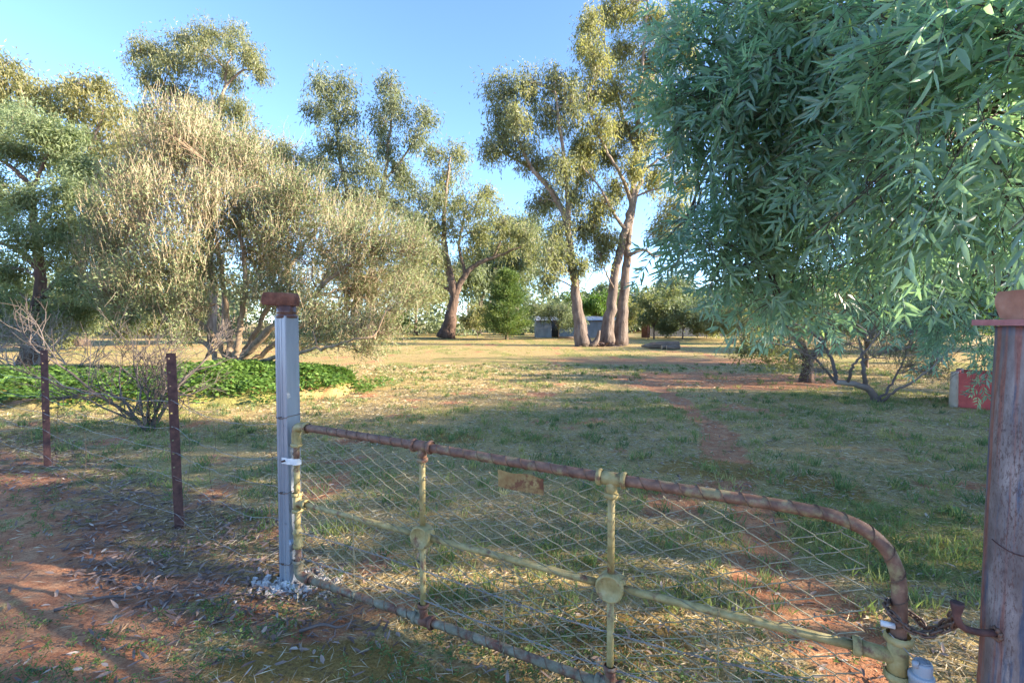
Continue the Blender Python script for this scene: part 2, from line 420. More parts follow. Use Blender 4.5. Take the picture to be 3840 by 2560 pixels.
# ------------------------------------------------------------------ ground
FENCE = np.array([(-40, 27.5), (-8.6, 7.7), (-5.67, 5.84), (-2.83, 4.05), (-1.45, 3.12), (1.36, 1.66), (1.6, 1.5), (12, -4)])
def fence_y(x): return np.interp(x, FENCE[:, 0], FENCE[:, 1])

PATH = np.array([(1.55, -2), (1.9, 3.4), (2.35, 4.8), (3.3, 7.8), (3.75, 10.5), (4.0, 14), (6.5, 20)])
def path_dist(x, y):
    px = np.interp(y, PATH[:, 1], PATH[:, 0])
    return np.abs(x - px)

def mound_raw(x, y):
    """raised bed covered by the creeper"""
    yc = 12.35 + .05 * (x + 8)
    e = ((x + 9.6) / 5.75) ** 2
    e = np.where(x < -9.6, 0.0, e)
    e = e + .5 * (fbm(x, y, .8, 19, 3) - .5) + ((y - yc) / (2.5 + .3 * vnoise(x, y, 2.0, 5))) ** 2
    return 1 - e
def mound(x, y): return np.clip(mound_raw(x, y), 0, 1)

def ground_z(x, y):
    x = np.asarray(x, float); y = np.asarray(y, float)
    z = .09 * (fbm(x, y, 5.0, 2, 3) - .5) + .035 * (fbm(x, y, .7, 8, 3) - .5) * np.clip(1.4 - y / 25, 0.2, 1)
    z = z - .035 * sstep(.45, .1, path_dist(x, y)) * (y < 14)
    z = z + (.36 + .26 * sstep(-10, -6.5, x)) * np.sqrt(mound(x, y) + 1e-6) * (mound(x, y) > 0)
    far = np.clip((np.hypot(x, y) - 120) / 400, 0, 1)
    return z * (1 - far)

def cover(x, y):
    """bare, green, moss, litter: how the ground is covered at a place"""
    x = np.asarray(x, float); y = np.asarray(y, float)
    s = y - fence_y(x)                       # >0 beyond the fence
    n1 = fbm(x, y, 1.6, 21, 4); n2 = fbm(x, y, .5, 33, 3); n3 = fbm(x, y, 4.5, 41, 3)
    bare = .8 * sstep(.55, .68, n1 * .55 + n2 * .45 - .03 * np.clip(s, -1.5, 1.5))
    bare = np.maximum(bare, sstep(.36, .10, path_dist(x, y) + .55 * (n2 - .5) + .35 * (n1 - .5)) * (y < 16))
    # sandy patch at the end of the track
    e = ((x - 6.5) / 4.6) ** 2 + ((y - 15.0) / 2.6) ** 2
    bare = np.maximum(bare, .85 * sstep(1.1, .35, e + 1.3 * (n1 - .5)))
    e2 = ((x - 8) / 8.0) ** 2 + ((y - 22.0) / 3.0) ** 2
    bare = np.maximum(bare, .55 * sstep(1.1, .35, e2 + 1.6 * (n1 - .5)))
    front = sstep(.15, -.35, s + .5 * (n1 - .5))
    bare = np.maximum(bare, front * sstep(.62, .40, n1 * .5 + n2 * .5))
    # left foreground sand
    e3 = ((x + 3.9) / 1.0) ** 2 + ((y - 3.5) / .5) ** 2
    bare = np.maximum(bare, sstep(1.2, .5, e3 + .8 * (n1 - .5)))
    green = .85 * sstep(.41, .68, fbm(x, y, .9, 55, 5) * .75 + n3 * .25) * (1 - .85 * bare)
    green = green * (1 - .45 * sstep(10, 7.5, y))
    e4 = ((x - 3.0) / .9) ** 2 + ((y - 3.9) / .8) ** 2     # lush weeds by the right post
    green = np.maximum(green, sstep(1.4, .5, e4 + (n1 - .5)))
    moss = .9 * sstep(1.15, .4, ((x + .95) / .6) ** 2 + ((y - 2.35) / .3) ** 2 + 1.2 * (n2 - .5))
    for (mx, my, ra, rb) in ((-.25, 2.15, .5, .25), (.4, 1.75, .5, .22), (.6, 2.6, .5, .3), (-.9, 7.3, .6, .4), (2.4, 5.6, .8, .5), (3.2, 5.0, .5, .5)):
        moss = np.maximum(moss, .8 * sstep(1.2, .4, ((x - mx) / ra) ** 2 + ((y - my) / rb) ** 2 + 1.4 * (n2 - .5)))
    lit = .9 * sstep(1.2, .4, ((x + 2.7) / 1.9) ** 2 + ((s + .05) / .85) ** 2 + .8 * (n1 - .5))
    lit = np.maximum(lit, .75 * sstep(1.2, .4, ((x + 6.2) / 2.5) ** 2 + ((s - .1) / .8) ** 2 + .8 * (n1 - .5)))
    return bare, green, moss, lit

def graded(lo, hi, dlo, dhi, step, g=1.16):
    a = list(np.arange(dlo, dhi, step))
    s = step; v = dhi
    while v < hi: a.append(v); s *= g; v += s
    a.append(hi)
    s = step; v = dlo - step; b = []
    while v > lo: b.append(v); s *= g; v -= s
    b.append(lo)
    return np.array(b[::-1] + a)

gx = graded(-1500, 1500, -8, 7, .10, 1.10); gy = graded(-1200, 2500, 1.2, 11, .10, 1.10)
XX, YY = np.meshgrid(gx, gy)
zz = ground_z(XX, YY)
V = np.stack([XX, YY, zz], -1).reshape(-1, 3)
nx, ny = len(gx), len(gy)
ii = (np.arange(ny - 1)[:, None] * nx + np.arange(nx - 1)[None]).ravel()
mb = MB(); mb.add(V, np.stack([ii, ii + 1, ii + 1 + nx, ii + nx], -1))

def ground_mat():
    m, nt, out = new_mat('ground'); L = nt.links
    tc = nd(nt, 'ShaderNodeTexCoord'); at_ = nd(nt, 'ShaderNodeAttribute', attribute_name='cover')
    sep = nd(nt, 'ShaderNodeSeparateColor'); L.new(at_.outputs['Color'], sep.inputs[0])
    def noise(scale, detail=6, rough=.6, st=(1, 1, 1)):
        mp = nd(nt, 'ShaderNodeMapping'); mp.inputs['Scale'].default_value = st; L.new(tc.outputs['Object'], mp.inputs[0])
        n = nd(nt, 'ShaderNodeTexNoise'); n.inputs['Scale'].default_value = scale; n.inputs['Detail'].default_value = detail; n.inputs['Roughness'].default_value = rough
        L.new(mp.outputs[0], n.inputs['Vector']); return n.outputs['Fac']
    def rmp(src, stops):
        r = ramp(nt, stops); L.new(src, r.inputs[0]); return r.outputs[0]
    def mix(a, b, f):
        x = nd(nt, 'ShaderNodeMix', data_type='RGBA'); L.new(f, x.inputs['Factor']); L.new(a, x.inputs['A']); L.new(b, x.inputs['B']); return x.outputs['Result']
    def madd(a, mul, add):
        x = nd(nt, 'ShaderNodeMath', operation='MULTIPLY_ADD'); L.new(a, x.inputs[0]); x.inputs[1].default_value = mul; x.inputs[2].default_value = add; x.use_clamp = True; return x.outputs[0]
    def add(a, b):
        x = nd(nt, 'ShaderNodeMath', operation='ADD'); L.new(a, x.inputs[0]); L.new(b, x.inputs[1]); x.use_clamp = True; return x.outputs[0]
    fine = noise(70, 8, .7); mid = noise(6, 8, .65); big = noise(.8, 5)
    soil = rmp(fine, [(.25, (.20, .072, .034)), (.5, (.40, .165, .078)), (.75, (.55, .255, .13))])
    soil2 = rmp(fine, [(.25, (.27, .115, .055)), (.5, (.49, .25, .125)), (.75, (.62, .36, .19))])
    soil = mix(soil, soil2, rmp(mid, [(.42, (0, 0, 0)), (.6, (1, 1, 1))]))
    straw = rmp(fine, [(.3, (.16, .085, .035)), (.48, (.37, .255, .10)), (.66, (.60, .47, .21))])
    grs = rmp(fine, [(.3, (.13, .095, .03)), (.5, (.265, .24, .075)), (.70, (.44, .39, .14))])
    moss = rmp(fine, [(.3, (.16, .09, .025)), (.5, (.28, .175, .05)), (.7, (.40, .26, .09))])
    n = rmp(noise(3.0, 8, .7), [(.42, (0, 0, 0)), (.58, (1, 1, 1))])
    barem = rmp(add(sep.outputs[0], madd(mid, 1.6, -.8)), [(.30, (0, 0, 0)), (.62, (1, 1, 1))])
    col = mix(straw, grs, rmp(add(sep.outputs[1], madd(mid, 1.4, -.72)), [(.2, (0, 0, 0)), (.7, (1, 1, 1))]))
    col = mix(col, soil, barem)
    col = mix(col, moss, rmp(add(sep.outputs[2], madd(mid, 1.2, -.6)), [(.35, (0, 0, 0)), (.7, (1, 1, 1))]))
    dark = rmp(fine, [(.3, (.07, .038, .028)), (.7, (.19, .10, .07))])
    col = mix(col, dark, madd(at_.outputs['Alpha'], .42, 0))
    deb = rmp(fine, [(.3, (.055, .03, .02)), (.7, (.15, .085, .055))])
    dm = rmp(noise(26, 9, .75), [(.55, (0, 0, 0)), (.62, (.65, .65, .65))])
    col = mix(col, deb, dm)
    p = nd(nt, 'ShaderNodeBsdfPrincipled'); p.inputs['Roughness'].default_value = .95; p.inputs['Specular IOR Level'].default_value = .15
    L.new(col, p.inputs['Base Color'])
    b = nd(nt, 'ShaderNodeBump'); b.inputs['Strength'].default_value = .9; b.inputs['Distance'].default_value = .028
    L.new(add(madd(fine, .45, 0), madd(noise(22, 6, .65), .7, -.1)), b.inputs['Height']); L.new(b.outputs[0], p.inputs['Normal'])
    L.new(p.outputs[0], out.inputs[0])
    return m
M['ground'] = ground_mat()
ground = kind(mb.build('ground', M['ground']), 'structure')
ba, gr, mo, li = cover(XX.ravel(), YY.ravel())
ca = ground.data.attributes.new('cover', 'FLOAT_COLOR', 'POINT')
ca.data.foreach_set('color', np.stack([ba, gr, mo, li], -1).astype(np.float32).ravel())

# ------------------------------------------------------------------ scatter on the ground
def in_view(x, y, pad=1.12):
    return (y > .9) & (np.abs(x) < y * 1.06 * pad + .5)

def scatter(n, x0, x1, y0, y1, power=1.0):
    """points, denser near the camera when power > 1"""
    u = rng.random(n) ** power
    y = y0 + (y1 - y0) * u
    w = np.minimum(y * 1.2 + 1, max(abs(x0), abs(x1)))
    x = rng.uniform(-1, 1, n) * w
    k = (x > x0) & (x < x1)
    return x[k], y[k]

def flat_dirs(n, lift=0.1):
    a = rng.uniform(0, 2 * math.pi, n)
    return np.stack([np.cos(a), np.sin(a), rng.normal(0, lift, n)], -1)

# grass in tufts: mostly dry and grey-green, greener in patches
mb = MB()
for (n, y0, y1, pw, h0, h1, w, nb) in ((15000, 2.2, 13, 1.5, .02, .065, .0045, 7), (22000, 7, 32, 1.6, .035, .09, .011, 6), (9000, 25, 70, 1.4, .05, .11, .03, 5)):
    x, y = scatter(n, -40, 40, y0, y1, pw)
    b, g, mo_, li_ = cover(x, y)
    s = y - fence_y(x)
    keep = rng.random(len(x)) < np.clip(.12 + .95 * g, 0, 1) * (1 - .92 * b) * np.where(s < 0, .25, 1) * (1 - .6 * li_) * (mound(x, y) <= 0)
    x, y, g = x[keep], y[keep], g[keep]
    m = len(x)
    ti = np.clip(rng.normal(.78 - .38 * g, .15, m), 0, 1)
    rad = rng.uniform(.012, .05, m) * (1 + y / 25)
    X = np.repeat(x, nb) + rng.normal(size=m * nb) * np.repeat(rad, nb); Y = np.repeat(y, nb) + rng.normal(size=m * nb) * np.repeat(rad, nb)
    D = np.stack([rng.normal(0, .5, m * nb), rng.normal(0, .5, m * nb), np.full(m * nb, .8)], -1)
    L = rng.uniform(h0, h1, m * nb) * np.repeat(.6 + .7 * g, nb)
    P = np.stack([X, Y, ground_z(X, Y) - .004], -1)
    mb.leaves(P, D, L, w, np.clip(np.repeat(ti, nb) + rng.normal(0, .08, m * nb), 0, 1), bend=.06)
grass_o = kind(tag(mb.build('grass', M['grass']), 'short patchy green and dry grass over the paddock', 'grass'), 'stuff')

# distinct longer tufts of blue-green grass beyond the gate
mb = MB()
x, y = scatter(1900, -12, 14, 2.8, 20, 1.35)
b, g, mo_, li_ = cover(x, y); s = y - fence_y(x)
k = (s > .35) & (rng.random(len(x)) < (1 - .7 * b)) & (mound(x, y) <= 0); x, y = x[k], y[k]; m = len(x); nb = 22
rad = rng.uniform(.02, .075, m)
X = np.repeat(x, nb) + rng.normal(size=m * nb) * np.repeat(rad, nb); Y = np.repeat(y, nb) + rng.normal(size=m * nb) * np.repeat(rad, nb)
D = np.stack([rng.normal(0, .42, m * nb), rng.normal(0, .42, m * nb), np.full(m * nb, .9)], -1)
mb.leaves(np.stack([X, Y, ground_z(X, Y) - .005], -1), D, rng.uniform(.06, .15, m * nb), .007 + .0006 * Y, np.clip(np.repeat(rng.normal(.32, .18, m), nb) + rng.normal(0, .07, m * nb), 0, 1), bend=.1)
kind(tag(mb.build('grass_tufts', M['grass']), 'longer blue-green grass tufts dotted beyond the gate', 'grass'), 'stuff')

# fallen dry grass stalks
mb = MB()
x, y = scatter(190000, -16, 16, 1.6, 20, 1.7)
b, g, mo_, li_ = cover(x, y); s = y - fence_y(x)
k = rng.random(len(x)) < (1 - .85 * b) * np.where(s < 0, .22, 1.0) * (.3 + .7 * sstep(.38, .6, fbm(x, y, 1.3, 77, 3))) * (mound(x, y) <= 0); x, y = x[k], y[k]; n = len(x)
mb.leaves(np.stack([x, y, ground_z(x, y) + rng.uniform(.001, .018, n)], -1), flat_dirs(n, .18), rng.uniform(.03, .11, n) + .003 * y, .0034 + .0008 * y, rng.beta(1.6, 1.8, n), bend=.04)
kind(tag(mb.build('straw', M['straw']), 'bleached dry grass stalks lying over the paddock floor', 'straw'), 'stuff')

# gum leaf and bark litter under the wire fence
mb = MB()
x, y = scatter(60000, -9, 4, 1.5, 9, 1.3)
b, g, mo_, li_ = cover(x, y)
k = rng.random(len(x)) < np.clip(li_ * .9 + .035, 0, 1); x, y = x[k], y[k]; n = len(x)
up = np.stack([rng.normal(0, .35, n), rng.normal(0, .35, n), np.ones(n)], -1)
mb.leaflets(np.stack([x, y, ground_z(x, y) + rng.uniform(.002, .025, n)], -1), flat_dirs(n, .16), rng.uniform(.035, .11, n), rng.uniform(.008, .020, n), up, rng.beta(1.7, 2.3, n), droop=rng.normal(0, .15, n), fold=.15)
kind(tag(mb.build('leaf_litter', M['litter']), 'brown fallen gum leaves and bark strips under the wire fence', 'leaf litter'), 'stuff')

# pale scattered leaves on the paddock
mb = MB()
x, y = scatter(3200, -9, 9, 1.5, 12, 1.4); n = len(x)
up = np.stack([rng.normal(0, .3, n), rng.normal(0, .3, n), np.ones(n)], -1)
mb.leaflets(np.stack([x, y, ground_z(x, y) + rng.uniform(.006, .03, n)], -1), flat_dirs(n, .16), rng.uniform(.04, .09, n), rng.uniform(.010, .022, n), up, rng.uniform(.45, 1, n), droop=rng.normal(0, .2, n), fold=.2)
kind(tag(mb.build('fallen_leaves', M['litter']), 'pale curled leaves scattered singly over the ground', 'leaf litter'), 'stuff')

# small leafy weeds: sprigs with little leaves
mb = MB()
x, y = scatter(16000, -8, 6, 1.5, 9, 1.5)
b, g, mo_, li_ = cover(x, y); s = y - fence_y(x)
wd = sstep(.46, .60, fbm(x, y, .8, 91, 4))
lush = sstep(1.4, .5, ((x - 3.0) / .9) ** 2 + ((y - 3.9) / .8) ** 2)
k = rng.random(len(x)) < np.clip(wd * np.where(s < .6, .85, .35) * (1 - .5 * b) + .9 * lush, 0, 1); x, y = x[k], y[k]; m = len(x); nb = 12
h = rng.uniform(.02, .075, m); t = np.tile(np.linspace(.15, 1, nb), m)
ang = rng.uniform(0, 2 * math.pi, m * nb); lean = np.repeat(rng.normal(0, .45, (m, 2)), nb, 0)
H = np.repeat(h, nb)
X = np.repeat(x, nb) + lean[:, 0] * H * t + np.cos(ang) * .008; Y = np.repeat(y, nb) + lean[:, 1] * H * t + np.sin(ang) * .008
P = np.stack([X, Y, ground_z(np.repeat(x, nb), np.repeat(y, nb)) + H * t], -1)
D = np.stack([np.cos(ang), np.sin(ang), rng.uniform(-.1, .8, m * nb)], -1)
mb.leaves(P, D, rng.uniform(.010, .026, m * nb), .008, np.clip(np.repeat(rng.normal(.5, .2, m), nb) + rng.normal(0, .1, m * nb), 0, 1), bend=.1)
P0 = np.stack([x, y, ground_z(x, y) - .005], -1)
mb.segs(P0, P0 + np.stack([lean[::nb, 0] * h, lean[::nb, 1] * h, h], -1), .0016, .001, .3)
kind(tag(mb.build('weeds', M['weed']), 'small bright leafy weeds sprouting from bare red soil', 'weeds'), 'stuff')

# green creeper over the raised bed
mb = MB()
x = rng.uniform(-17, -3.4, 100000); y = rng.uniform(9.5, 15.6, 100000)
e = mound_raw(x, y); k = rng.random(len(x)) < np.maximum(sstep(-.02, .05, e) * np.where(x < -9, .7, .85), .22 * sstep(-.55, 0, e) * (fbm(x, y, .45, 23, 2) > .52)); x, y = x[k], y[k]; n = len(x)
up = np.stack([rng.normal(0, .45, n), rng.normal(0, .45, n) - .25, np.ones(n)], -1)
lump = .22 * fbm(x, y, .5, 15, 3)
P = np.stack([x, y, ground_z(x, y) + lump + rng.uniform(0, .09, n)], -1)
ti = np.clip(rng.normal(.42, .24, n) + .9 * (fbm(x, y, .9, 66, 3) - .5), 0, 1)
mb.leaves(P, flat_dirs(n, .35), rng.uniform(.05, .14, n), rng.uniform(.035, .085, n), ti, Nrm=up, bend=.1)
kind(tag(mb.build('ground_creeper', M['vine_leaf']), 'bright green leafy creeper carpeting the raised bed behind the wire fence', 'ground cover'), 'stuff')

# a few fallen sticks by the fence
for (px, py, d, ln, az, lab) in ((420, 2240, 2.95, .55, .45, 'longest brown stick lying on bare soil at the lower left'), (560, 1850, 4.8, .5, -.25, 'bark stick lying on leaf litter between the two rusty pickets'),
                            (1230, 2380, 2.65, .3, .2, 'thin dry stick on the mossy soil before the gate')):
    p = at(px, py, d); mb = MB()
    q = smooth_path([(-ln / 2, 0, 0), (-.1 * ln, .02, .012), (.2 * ln, -.015, .006), (ln / 2, .02, .015)], 14)
    mb.tube(q, np.linspace(.010, .004, 14), 6, .4)
    mb.tube(smooth_path([q[6], q[6] + (.06, .05, .01), q[6] + (.13, .07, .012)], 6), np.linspace(.005, .002, 6), 5, .4)
    o = tag(mb.build('fallen_stick', M['twig_grey']), lab, 'stick', 'sticks on the ground')
    o.location = (p[0], p[1], float(ground_z(p[0], p[1])) + .012); o.rotation_euler = (0, 0, az)

# ------------------------------------------------------------------ pipe gate
GA = np.array([-1.381, 3.07]); GB = np.array([1.357, 1.657])
GL = float(np.linalg.norm(GB - GA)); GU = (GB - GA) / GL; GRZ = math.atan2(GU[1], GU[0])
GN = np.array([-GU[1], GU[0]])                    # away from the camera
def gate_pt(x, y, z): return np.array([*(GA + GU * x + GN * y), z])

gate = tag(empty('pipe_gate', (GA[0], GA[1], 0), GRZ), 'rusty olive pipe gate with chain mesh and round bosses, chained shut', 'gate')
def ztop(x): return float(np.interp(x, [0, 1.0, 2.05, 2.8, 2.9, 2.99, 3.05, 3.08], [1.08, 1.07, 1.048, 1.043, 1.03, .995, .935, .84]))
mb = MB()
rail = smooth_path([(.05, 0, 1.08), (.6, 0, 1.075), (1.03, 0, 1.068), (1.6, 0, 1.056), (2.05, 0, 1.049), (2.5, 0, 1.045), (2.80, 0, 1.040), (2.90, 0, 1.028), (2.985, 0, .995), (3.045, 0, .935), (3.075, 0, .85), (GL, 0, .75), (GL, 0, .66), (GL, 0, .60)], 70)
mb.tube(rail, .0235, 14); mb.build('top_rail', M['gate_rust'], gate)
mb = MB(); mb.tube(smooth_path([(.04, 0, .105), (1.0, .004, .104), (2.05, -.004, .10), (GL - .03, 0, .10)], 30), .0225, 12); mb.build('bottom_rail', M['gate_grey'], gate)
for i, (a, b) in enumerate(((.04, .94), (1.065, 1.99), (2.115, GL - .03))):
    za, zb = [float(np.interp(v, [0, 1.0, 2.05, GL], [.588, .574, .561, .57])) for v in (a, b)]
    mb = MB(); mb.tube([(a, 0, za), ((a + b) / 2, 0, (za + zb) / 2), (b, 0, zb)], .0168, 12); mb.build('middle_rail', M['gate_paint'], gate)
for (z0, z1, m, r) in ((.13, .30, 'gate_rust', .019), (.40, .545, 'gate_paint', .0195), (.62, .84, 'gate_paint', .0195), (.83, 1.0, 'gate_rust', .019)):
    mb = MB(); mb.tube([(0, 0, z0), (0, 0, (z0 + z1) / 2), (0, 0, z1)], r, 12); mb.build('stile', M[m], gate)
mb = MB(); mb.tube([(GL, 0, .12), (GL, 0, .35), (GL, 0, .55)], .024, 12); mb.build('stile', M['gate_paint'], gate)
for xi in (1.003, 2.053):
    for (z0, z1) in ((.62, 1.02), (.13, .52)):
        mb = MB(); mb.tube([(xi, 0, z0), (xi, 0, (z0 + z1) / 2), (xi, 0, z1)], .0165, 12); mb.build('upright', M['gate_paint'], gate)
# round bosses where rails cross
prof = [(0.0005, -.031), (.050, -.031), (.0525, -.0365), (.0605, -.036), (.0635, -.028), (.062, 0), (.0635, .028), (.060, .035), (.0005, .035)]
for xi, zi in ((1.003, .572), (2.053, .561)):
    mb = MB(); mb.lathe(prof, 28, (xi, 0, zi), 'y'); mb.build('boss', M['gate_paint'], gate)
# pipe fittings with collars
def collar(mb, c, axis, r, w=.012):
    c = np.asarray(c, float)
    mb.lathe([(r * .86, -w), (r, -w * .6), (r * 1.04, 0), (r, w * .6), (r * .86, w)], 16, c, axis)
def fitting(name, mat, draw):
    mb = MB(); draw(mb); return mb.build(name, M[mat], gate)
def f(mb):
    mb.tube(smooth_path([(0, 0, .955), (0, 0, 1.03), (.012, 0, 1.068), (.05, 0, 1.081), (.10, 0, 1.08)], 14), .0295, 14); collar(mb, (.098, 0, 1.08), 'x', .036); collar(mb, (0, 0, .96), 'z', .036)
fitting('elbow', 'gate_paint', f)
def f(mb):
    mb.tube(smooth_path([(0, 0, .20), (0, 0, .15), (.012, 0, .118), (.05, 0, .105), (.10, 0, .105)], 14), .0295, 14); collar(mb, (.098, 0, .105), 'x', .034); collar(mb, (0, 0, .20), 'z', .034)
fitting('elbow', 'gate_grey', f)
def f(mb):
    mb.tube([(0, 0, .535), (0, 0, .59), (0, 0, .64)], .027, 14); mb.tube([(0, 0, .588), (.04, 0, .588), (.075, 0, .587)], .024, 14)
    collar(mb, (0, 0, .535), 'z', .034); collar(mb, (0, 0, .64), 'z', .034); collar(mb, (.075, 0, .587), 'x', .030)
fitting('tee', 'gate_paint', f)
def f(mb):
    mb.lathe([(.020, .285), (.031, .295), (.033, .305), (.027, .315), (.028, .36), (.024, .375), (.032, .385), (.033, .395), (.026, .405), (.020, .42)], 16, (0, 0, 0), 'z')
fitting('coupling', 'gate_paint', f)
for xi in (1.003, 2.053):
    zt = ztop(xi)
    def f(mb):
        mb.tube([(xi - .06, 0, zt), (xi, 0, zt), (xi + .06, 0, zt)], .030, 14); mb.tube([(xi, 0, zt), (xi, 0, zt - .04), (xi, 0, zt - .075)], .0245, 14)
        collar(mb, (xi - .055, 0, zt), 'x', .037); collar(mb, (xi + .055, 0, zt), 'x', .037); collar(mb, (xi, 0, zt - .075), 'z', .031)
    fitting('tee', 'gate_rust' if xi < 1.5 else 'gate_paint', f)
    def f(mb):
        mb.tube([(xi - .06, 0, .103), (xi, 0, .102), (xi + .06, 0, .102)], .030, 14); mb.tube([(xi, 0, .10), (xi, 0, .15), (xi, 0, .185)], .0245, 14)
        collar(mb, (xi - .055, 0, .103), 'x', .036); collar(mb, (xi + .055, 0, .102), 'x', .036); collar(mb, (xi, 0, .185), 'z', .031)
    fitting('tee', 'gate_grey', f)
def f(mb):
    mb.tube([(GL, 0, .50), (GL, 0, .57), (GL, 0, .635)], .031, 14); mb.tube([(GL, 0, .565), (GL - .06, 0, .567), (GL - .12, 0, .57)], .026, 14)
    collar(mb, (GL, 0, .635), 'z', .042, .014); collar(mb, (GL, 0, .50), 'z', .040, .014); collar(mb, (GL - .12, 0, .57), 'x', .034, .014)
fitting('tee', 'gate_paint', f)
# spiral lacing wire along the rails
def helix(path, pitch, r, k=10):
    path = np.asarray(path, float); seg = np.linalg.norm(np.diff(path, axis=0), axis=1); s = np.concatenate([[0], np.cumsum(seg)])
    n = int(s[-1] / pitch * k); t = np.linspace(0, s[-1], n)
    c = np.stack([np.interp(t, s, path[:, j]) for j in range(3)], -1); T = unit(np.gradient(c, axis=0))
    A = np.array([0, 1.0, 0]); B = np.cross(T, A)
    ph = t / pitch * 2 * math.pi + .35 * np.sin(t * 9)
    return c + r * (np.cos(ph)[:, None] * A + np.sin(ph)[:, None] * B)
mb = MB(); mb.tube(helix(rail[2:], .082, .0255, 12), .0021, 4, cap=False); mb.build('lacing_wire', M['wire_rust'], gate)
mb = MB(); mb.tube(helix([(.1, 0, .105), (1.0, .004, .104), (2.05, -.004, .10), (GL - .03, 0, .10)], .085, .0245, 12), .0021, 4, cap=False); mb.build('lacing_wire', M['wire_rust'], gate)
mb = MB(); mb.tube(helix([(0, 0, .2), (0, 0, .6), (0, 0, 1.0)], .11, .0235, 12), .0019, 4, cap=False); mb.build('lacing_wire', M['wire_rust'], gate)
mb = MB(); mb.tube(helix([(.1, 0, .587), (1.0, 0, .574), (2.05, 0, .561), (GL - .1, 0, .57)], .31, .0185, 24), .0018, 4, cap=False); mb.build('lacing_wire', M['wire_olive'], gate)
# chain mesh: every woven wire is one zig-zag
PT = .078
def warp(x, z):
    return (.016 * (vnoise(x, z, .45, 3) - .5) + .008 * (vnoise(x, z, .11, 4) - .5), .010 * (vnoise(x, z, .6, 6) - .5), .026 * (vnoise(x, z, .5, 9) - .5) * 2 - .02 * np.sin(math.pi * np.clip(x / GL, 0, 1)) * (z - .1))
nw = int((GL - .04) / PT)
for i in range(nw):
    pts = []
    for j in range(0, 60):
        x = .03 + (i + (j + i) % 2) * PT * .995; z = .128 + j * PT * .48
        dx, dy, dz = warp(x, z)
        if x > GL - .02 or z > ztop(min(x + .01, GL)) - .022: break
        right = (j + i) % 2
        # short bend at each crossing
        s_ = .006 * (1 if right else -1)
        pts += [(x + dx - s_, .0035 * (1 if right else -1) + dy, z + dz - .006), (x + dx + s_ * .2, dy + .0022 * (-1 if right else 1), z + dz), (x + dx - s_, .0035 * (-1 if right else 1) + dy, z + dz + .006)]
    if len(pts) > 5:
        mb = MB(); mb.tube(np.array(pts), .0024, 4, cap=False); mb.build('mesh_wire', M['wire_olive'], gate)
# twisted straining wires and upright ties
for z0 in (.40, .235):
    xs = np.linspace(.01, GL - .02, 400); mb = MB()
    for ph in (0, math.pi):
        sag = .02 * np.sin(xs * 2.2) - .035 * np.sin(math.pi * xs / GL)
        mb.tube(np.stack([xs, -.008 + .003 * np.cos(xs * 95 + ph), z0 + sag + .003 * np.sin(xs * 95 + ph)], -1), .0019, 4, cap=False)
    mb.build('straining_wire', M['wire_grey'], gate)
for xi, zb_, zt_ in ((.50, .105, .59), (1.515, .10, .575), (2.50, .10, .57)):
    zs = np.linspace(zb_ - .02, zt_ + .02, 90); mb = MB()
    for ph in (0, math.pi):
        off = .012 * np.clip((np.abs(zs - (zb_ + zt_) / 2) - .2) / .05, 0, 1)
        mb.tube(np.stack([xi + .0035 * np.cos(zs * 85 + ph), -.014 - off + .0035 * np.sin(zs * 85 + ph), zs], -1), .0018, 4, cap=False)
    mb.build('tie_wire', M['wire_olive'], gate)
# rusty name plate tied in front of the mesh, slightly buckled
mb = MB(); nxp, nzp = 14, 5
xs = np.linspace(-.122, .122, nxp); zs = np.linspace(-.042, .042, nzp)
PX, PZ = np.meshgrid(xs, zs); PY = -.016 + .006 * np.sin(PX * 22 + PZ * 15)
for sgn in (0, .0018):
    Vp = np.stack([PX, PY + sgn, PZ - .03 * PX + .004 * np.sin(PX * 40) * (PZ > .02)], -1).reshape(-1, 3)
    ii = (np.arange(nzp - 1)[:, None] * nxp + np.arange(nxp - 1)[None]).ravel()
    q = np.stack([ii, ii + 1, ii + 1 + nxp, ii + nxp], -1)
    mb.add(Vp, q if sgn == 0 else q[:, ::-1])
pl = mb.build('blank_plate', M['plate_rust'], gate); pl.location = (1.607, 0, .967); pl['label'] = 'blank rusty metal plate wired to the mesh'
# white strap hinge
mb = MB()
th = np.linspace(-2.4, 2.0, 16)
ring = np.stack([.0255 * np.cos(th + math.pi * .0), .0255 * np.sin(th), np.zeros(16)], -1)
outer = np.concatenate([[(-.10, -.035, 0)], [(-.07, -.03, 0)], [(-.04, -.032, 0)], np.stack([.0265 * np.cos(np.linspace(-2.2, 1.6, 12)), .0265 * np.sin(np.linspace(-2.2, 1.6, 12)), np.zeros(12)], -1)])
n = len(outer); Vs = np.concatenate([outer + (0, 0, .835), outer + (0, 0, .875)]); jj = np.arange(n - 1)
mb.add(Vs, np.stack([jj, jj + 1, jj + 1 + n, jj + n], -1))
mb.add(Vs * (1.0, 1.0, 1) + np.array((0, .002, 0)), np.stack([jj, jj + n, jj + 1 + n, jj + 1], -1))
hb = mb.build('hinge_strap', M['white_band'], gate); hb['label'] = 'white metal hinge strap holding gate to post'
for zz_ in (.83, .882):
    pass
mb = MB(); mb.lathe([(.0005, -.012), (.007, -.012), (.007, .012), (.0005, .012)], 8, (-.075, -.04, .855), 'y'); mb.build('bolt', M['rust_dark'], gate)
mb = MB(); mb.lathe([(.0005, -.02), (.010, -.02), (.010, .02), (.0005, .02)], 10, (GL - .035, -.02, .685), 'x'); mb.build('bolt_cap', M['white_band'], gate)

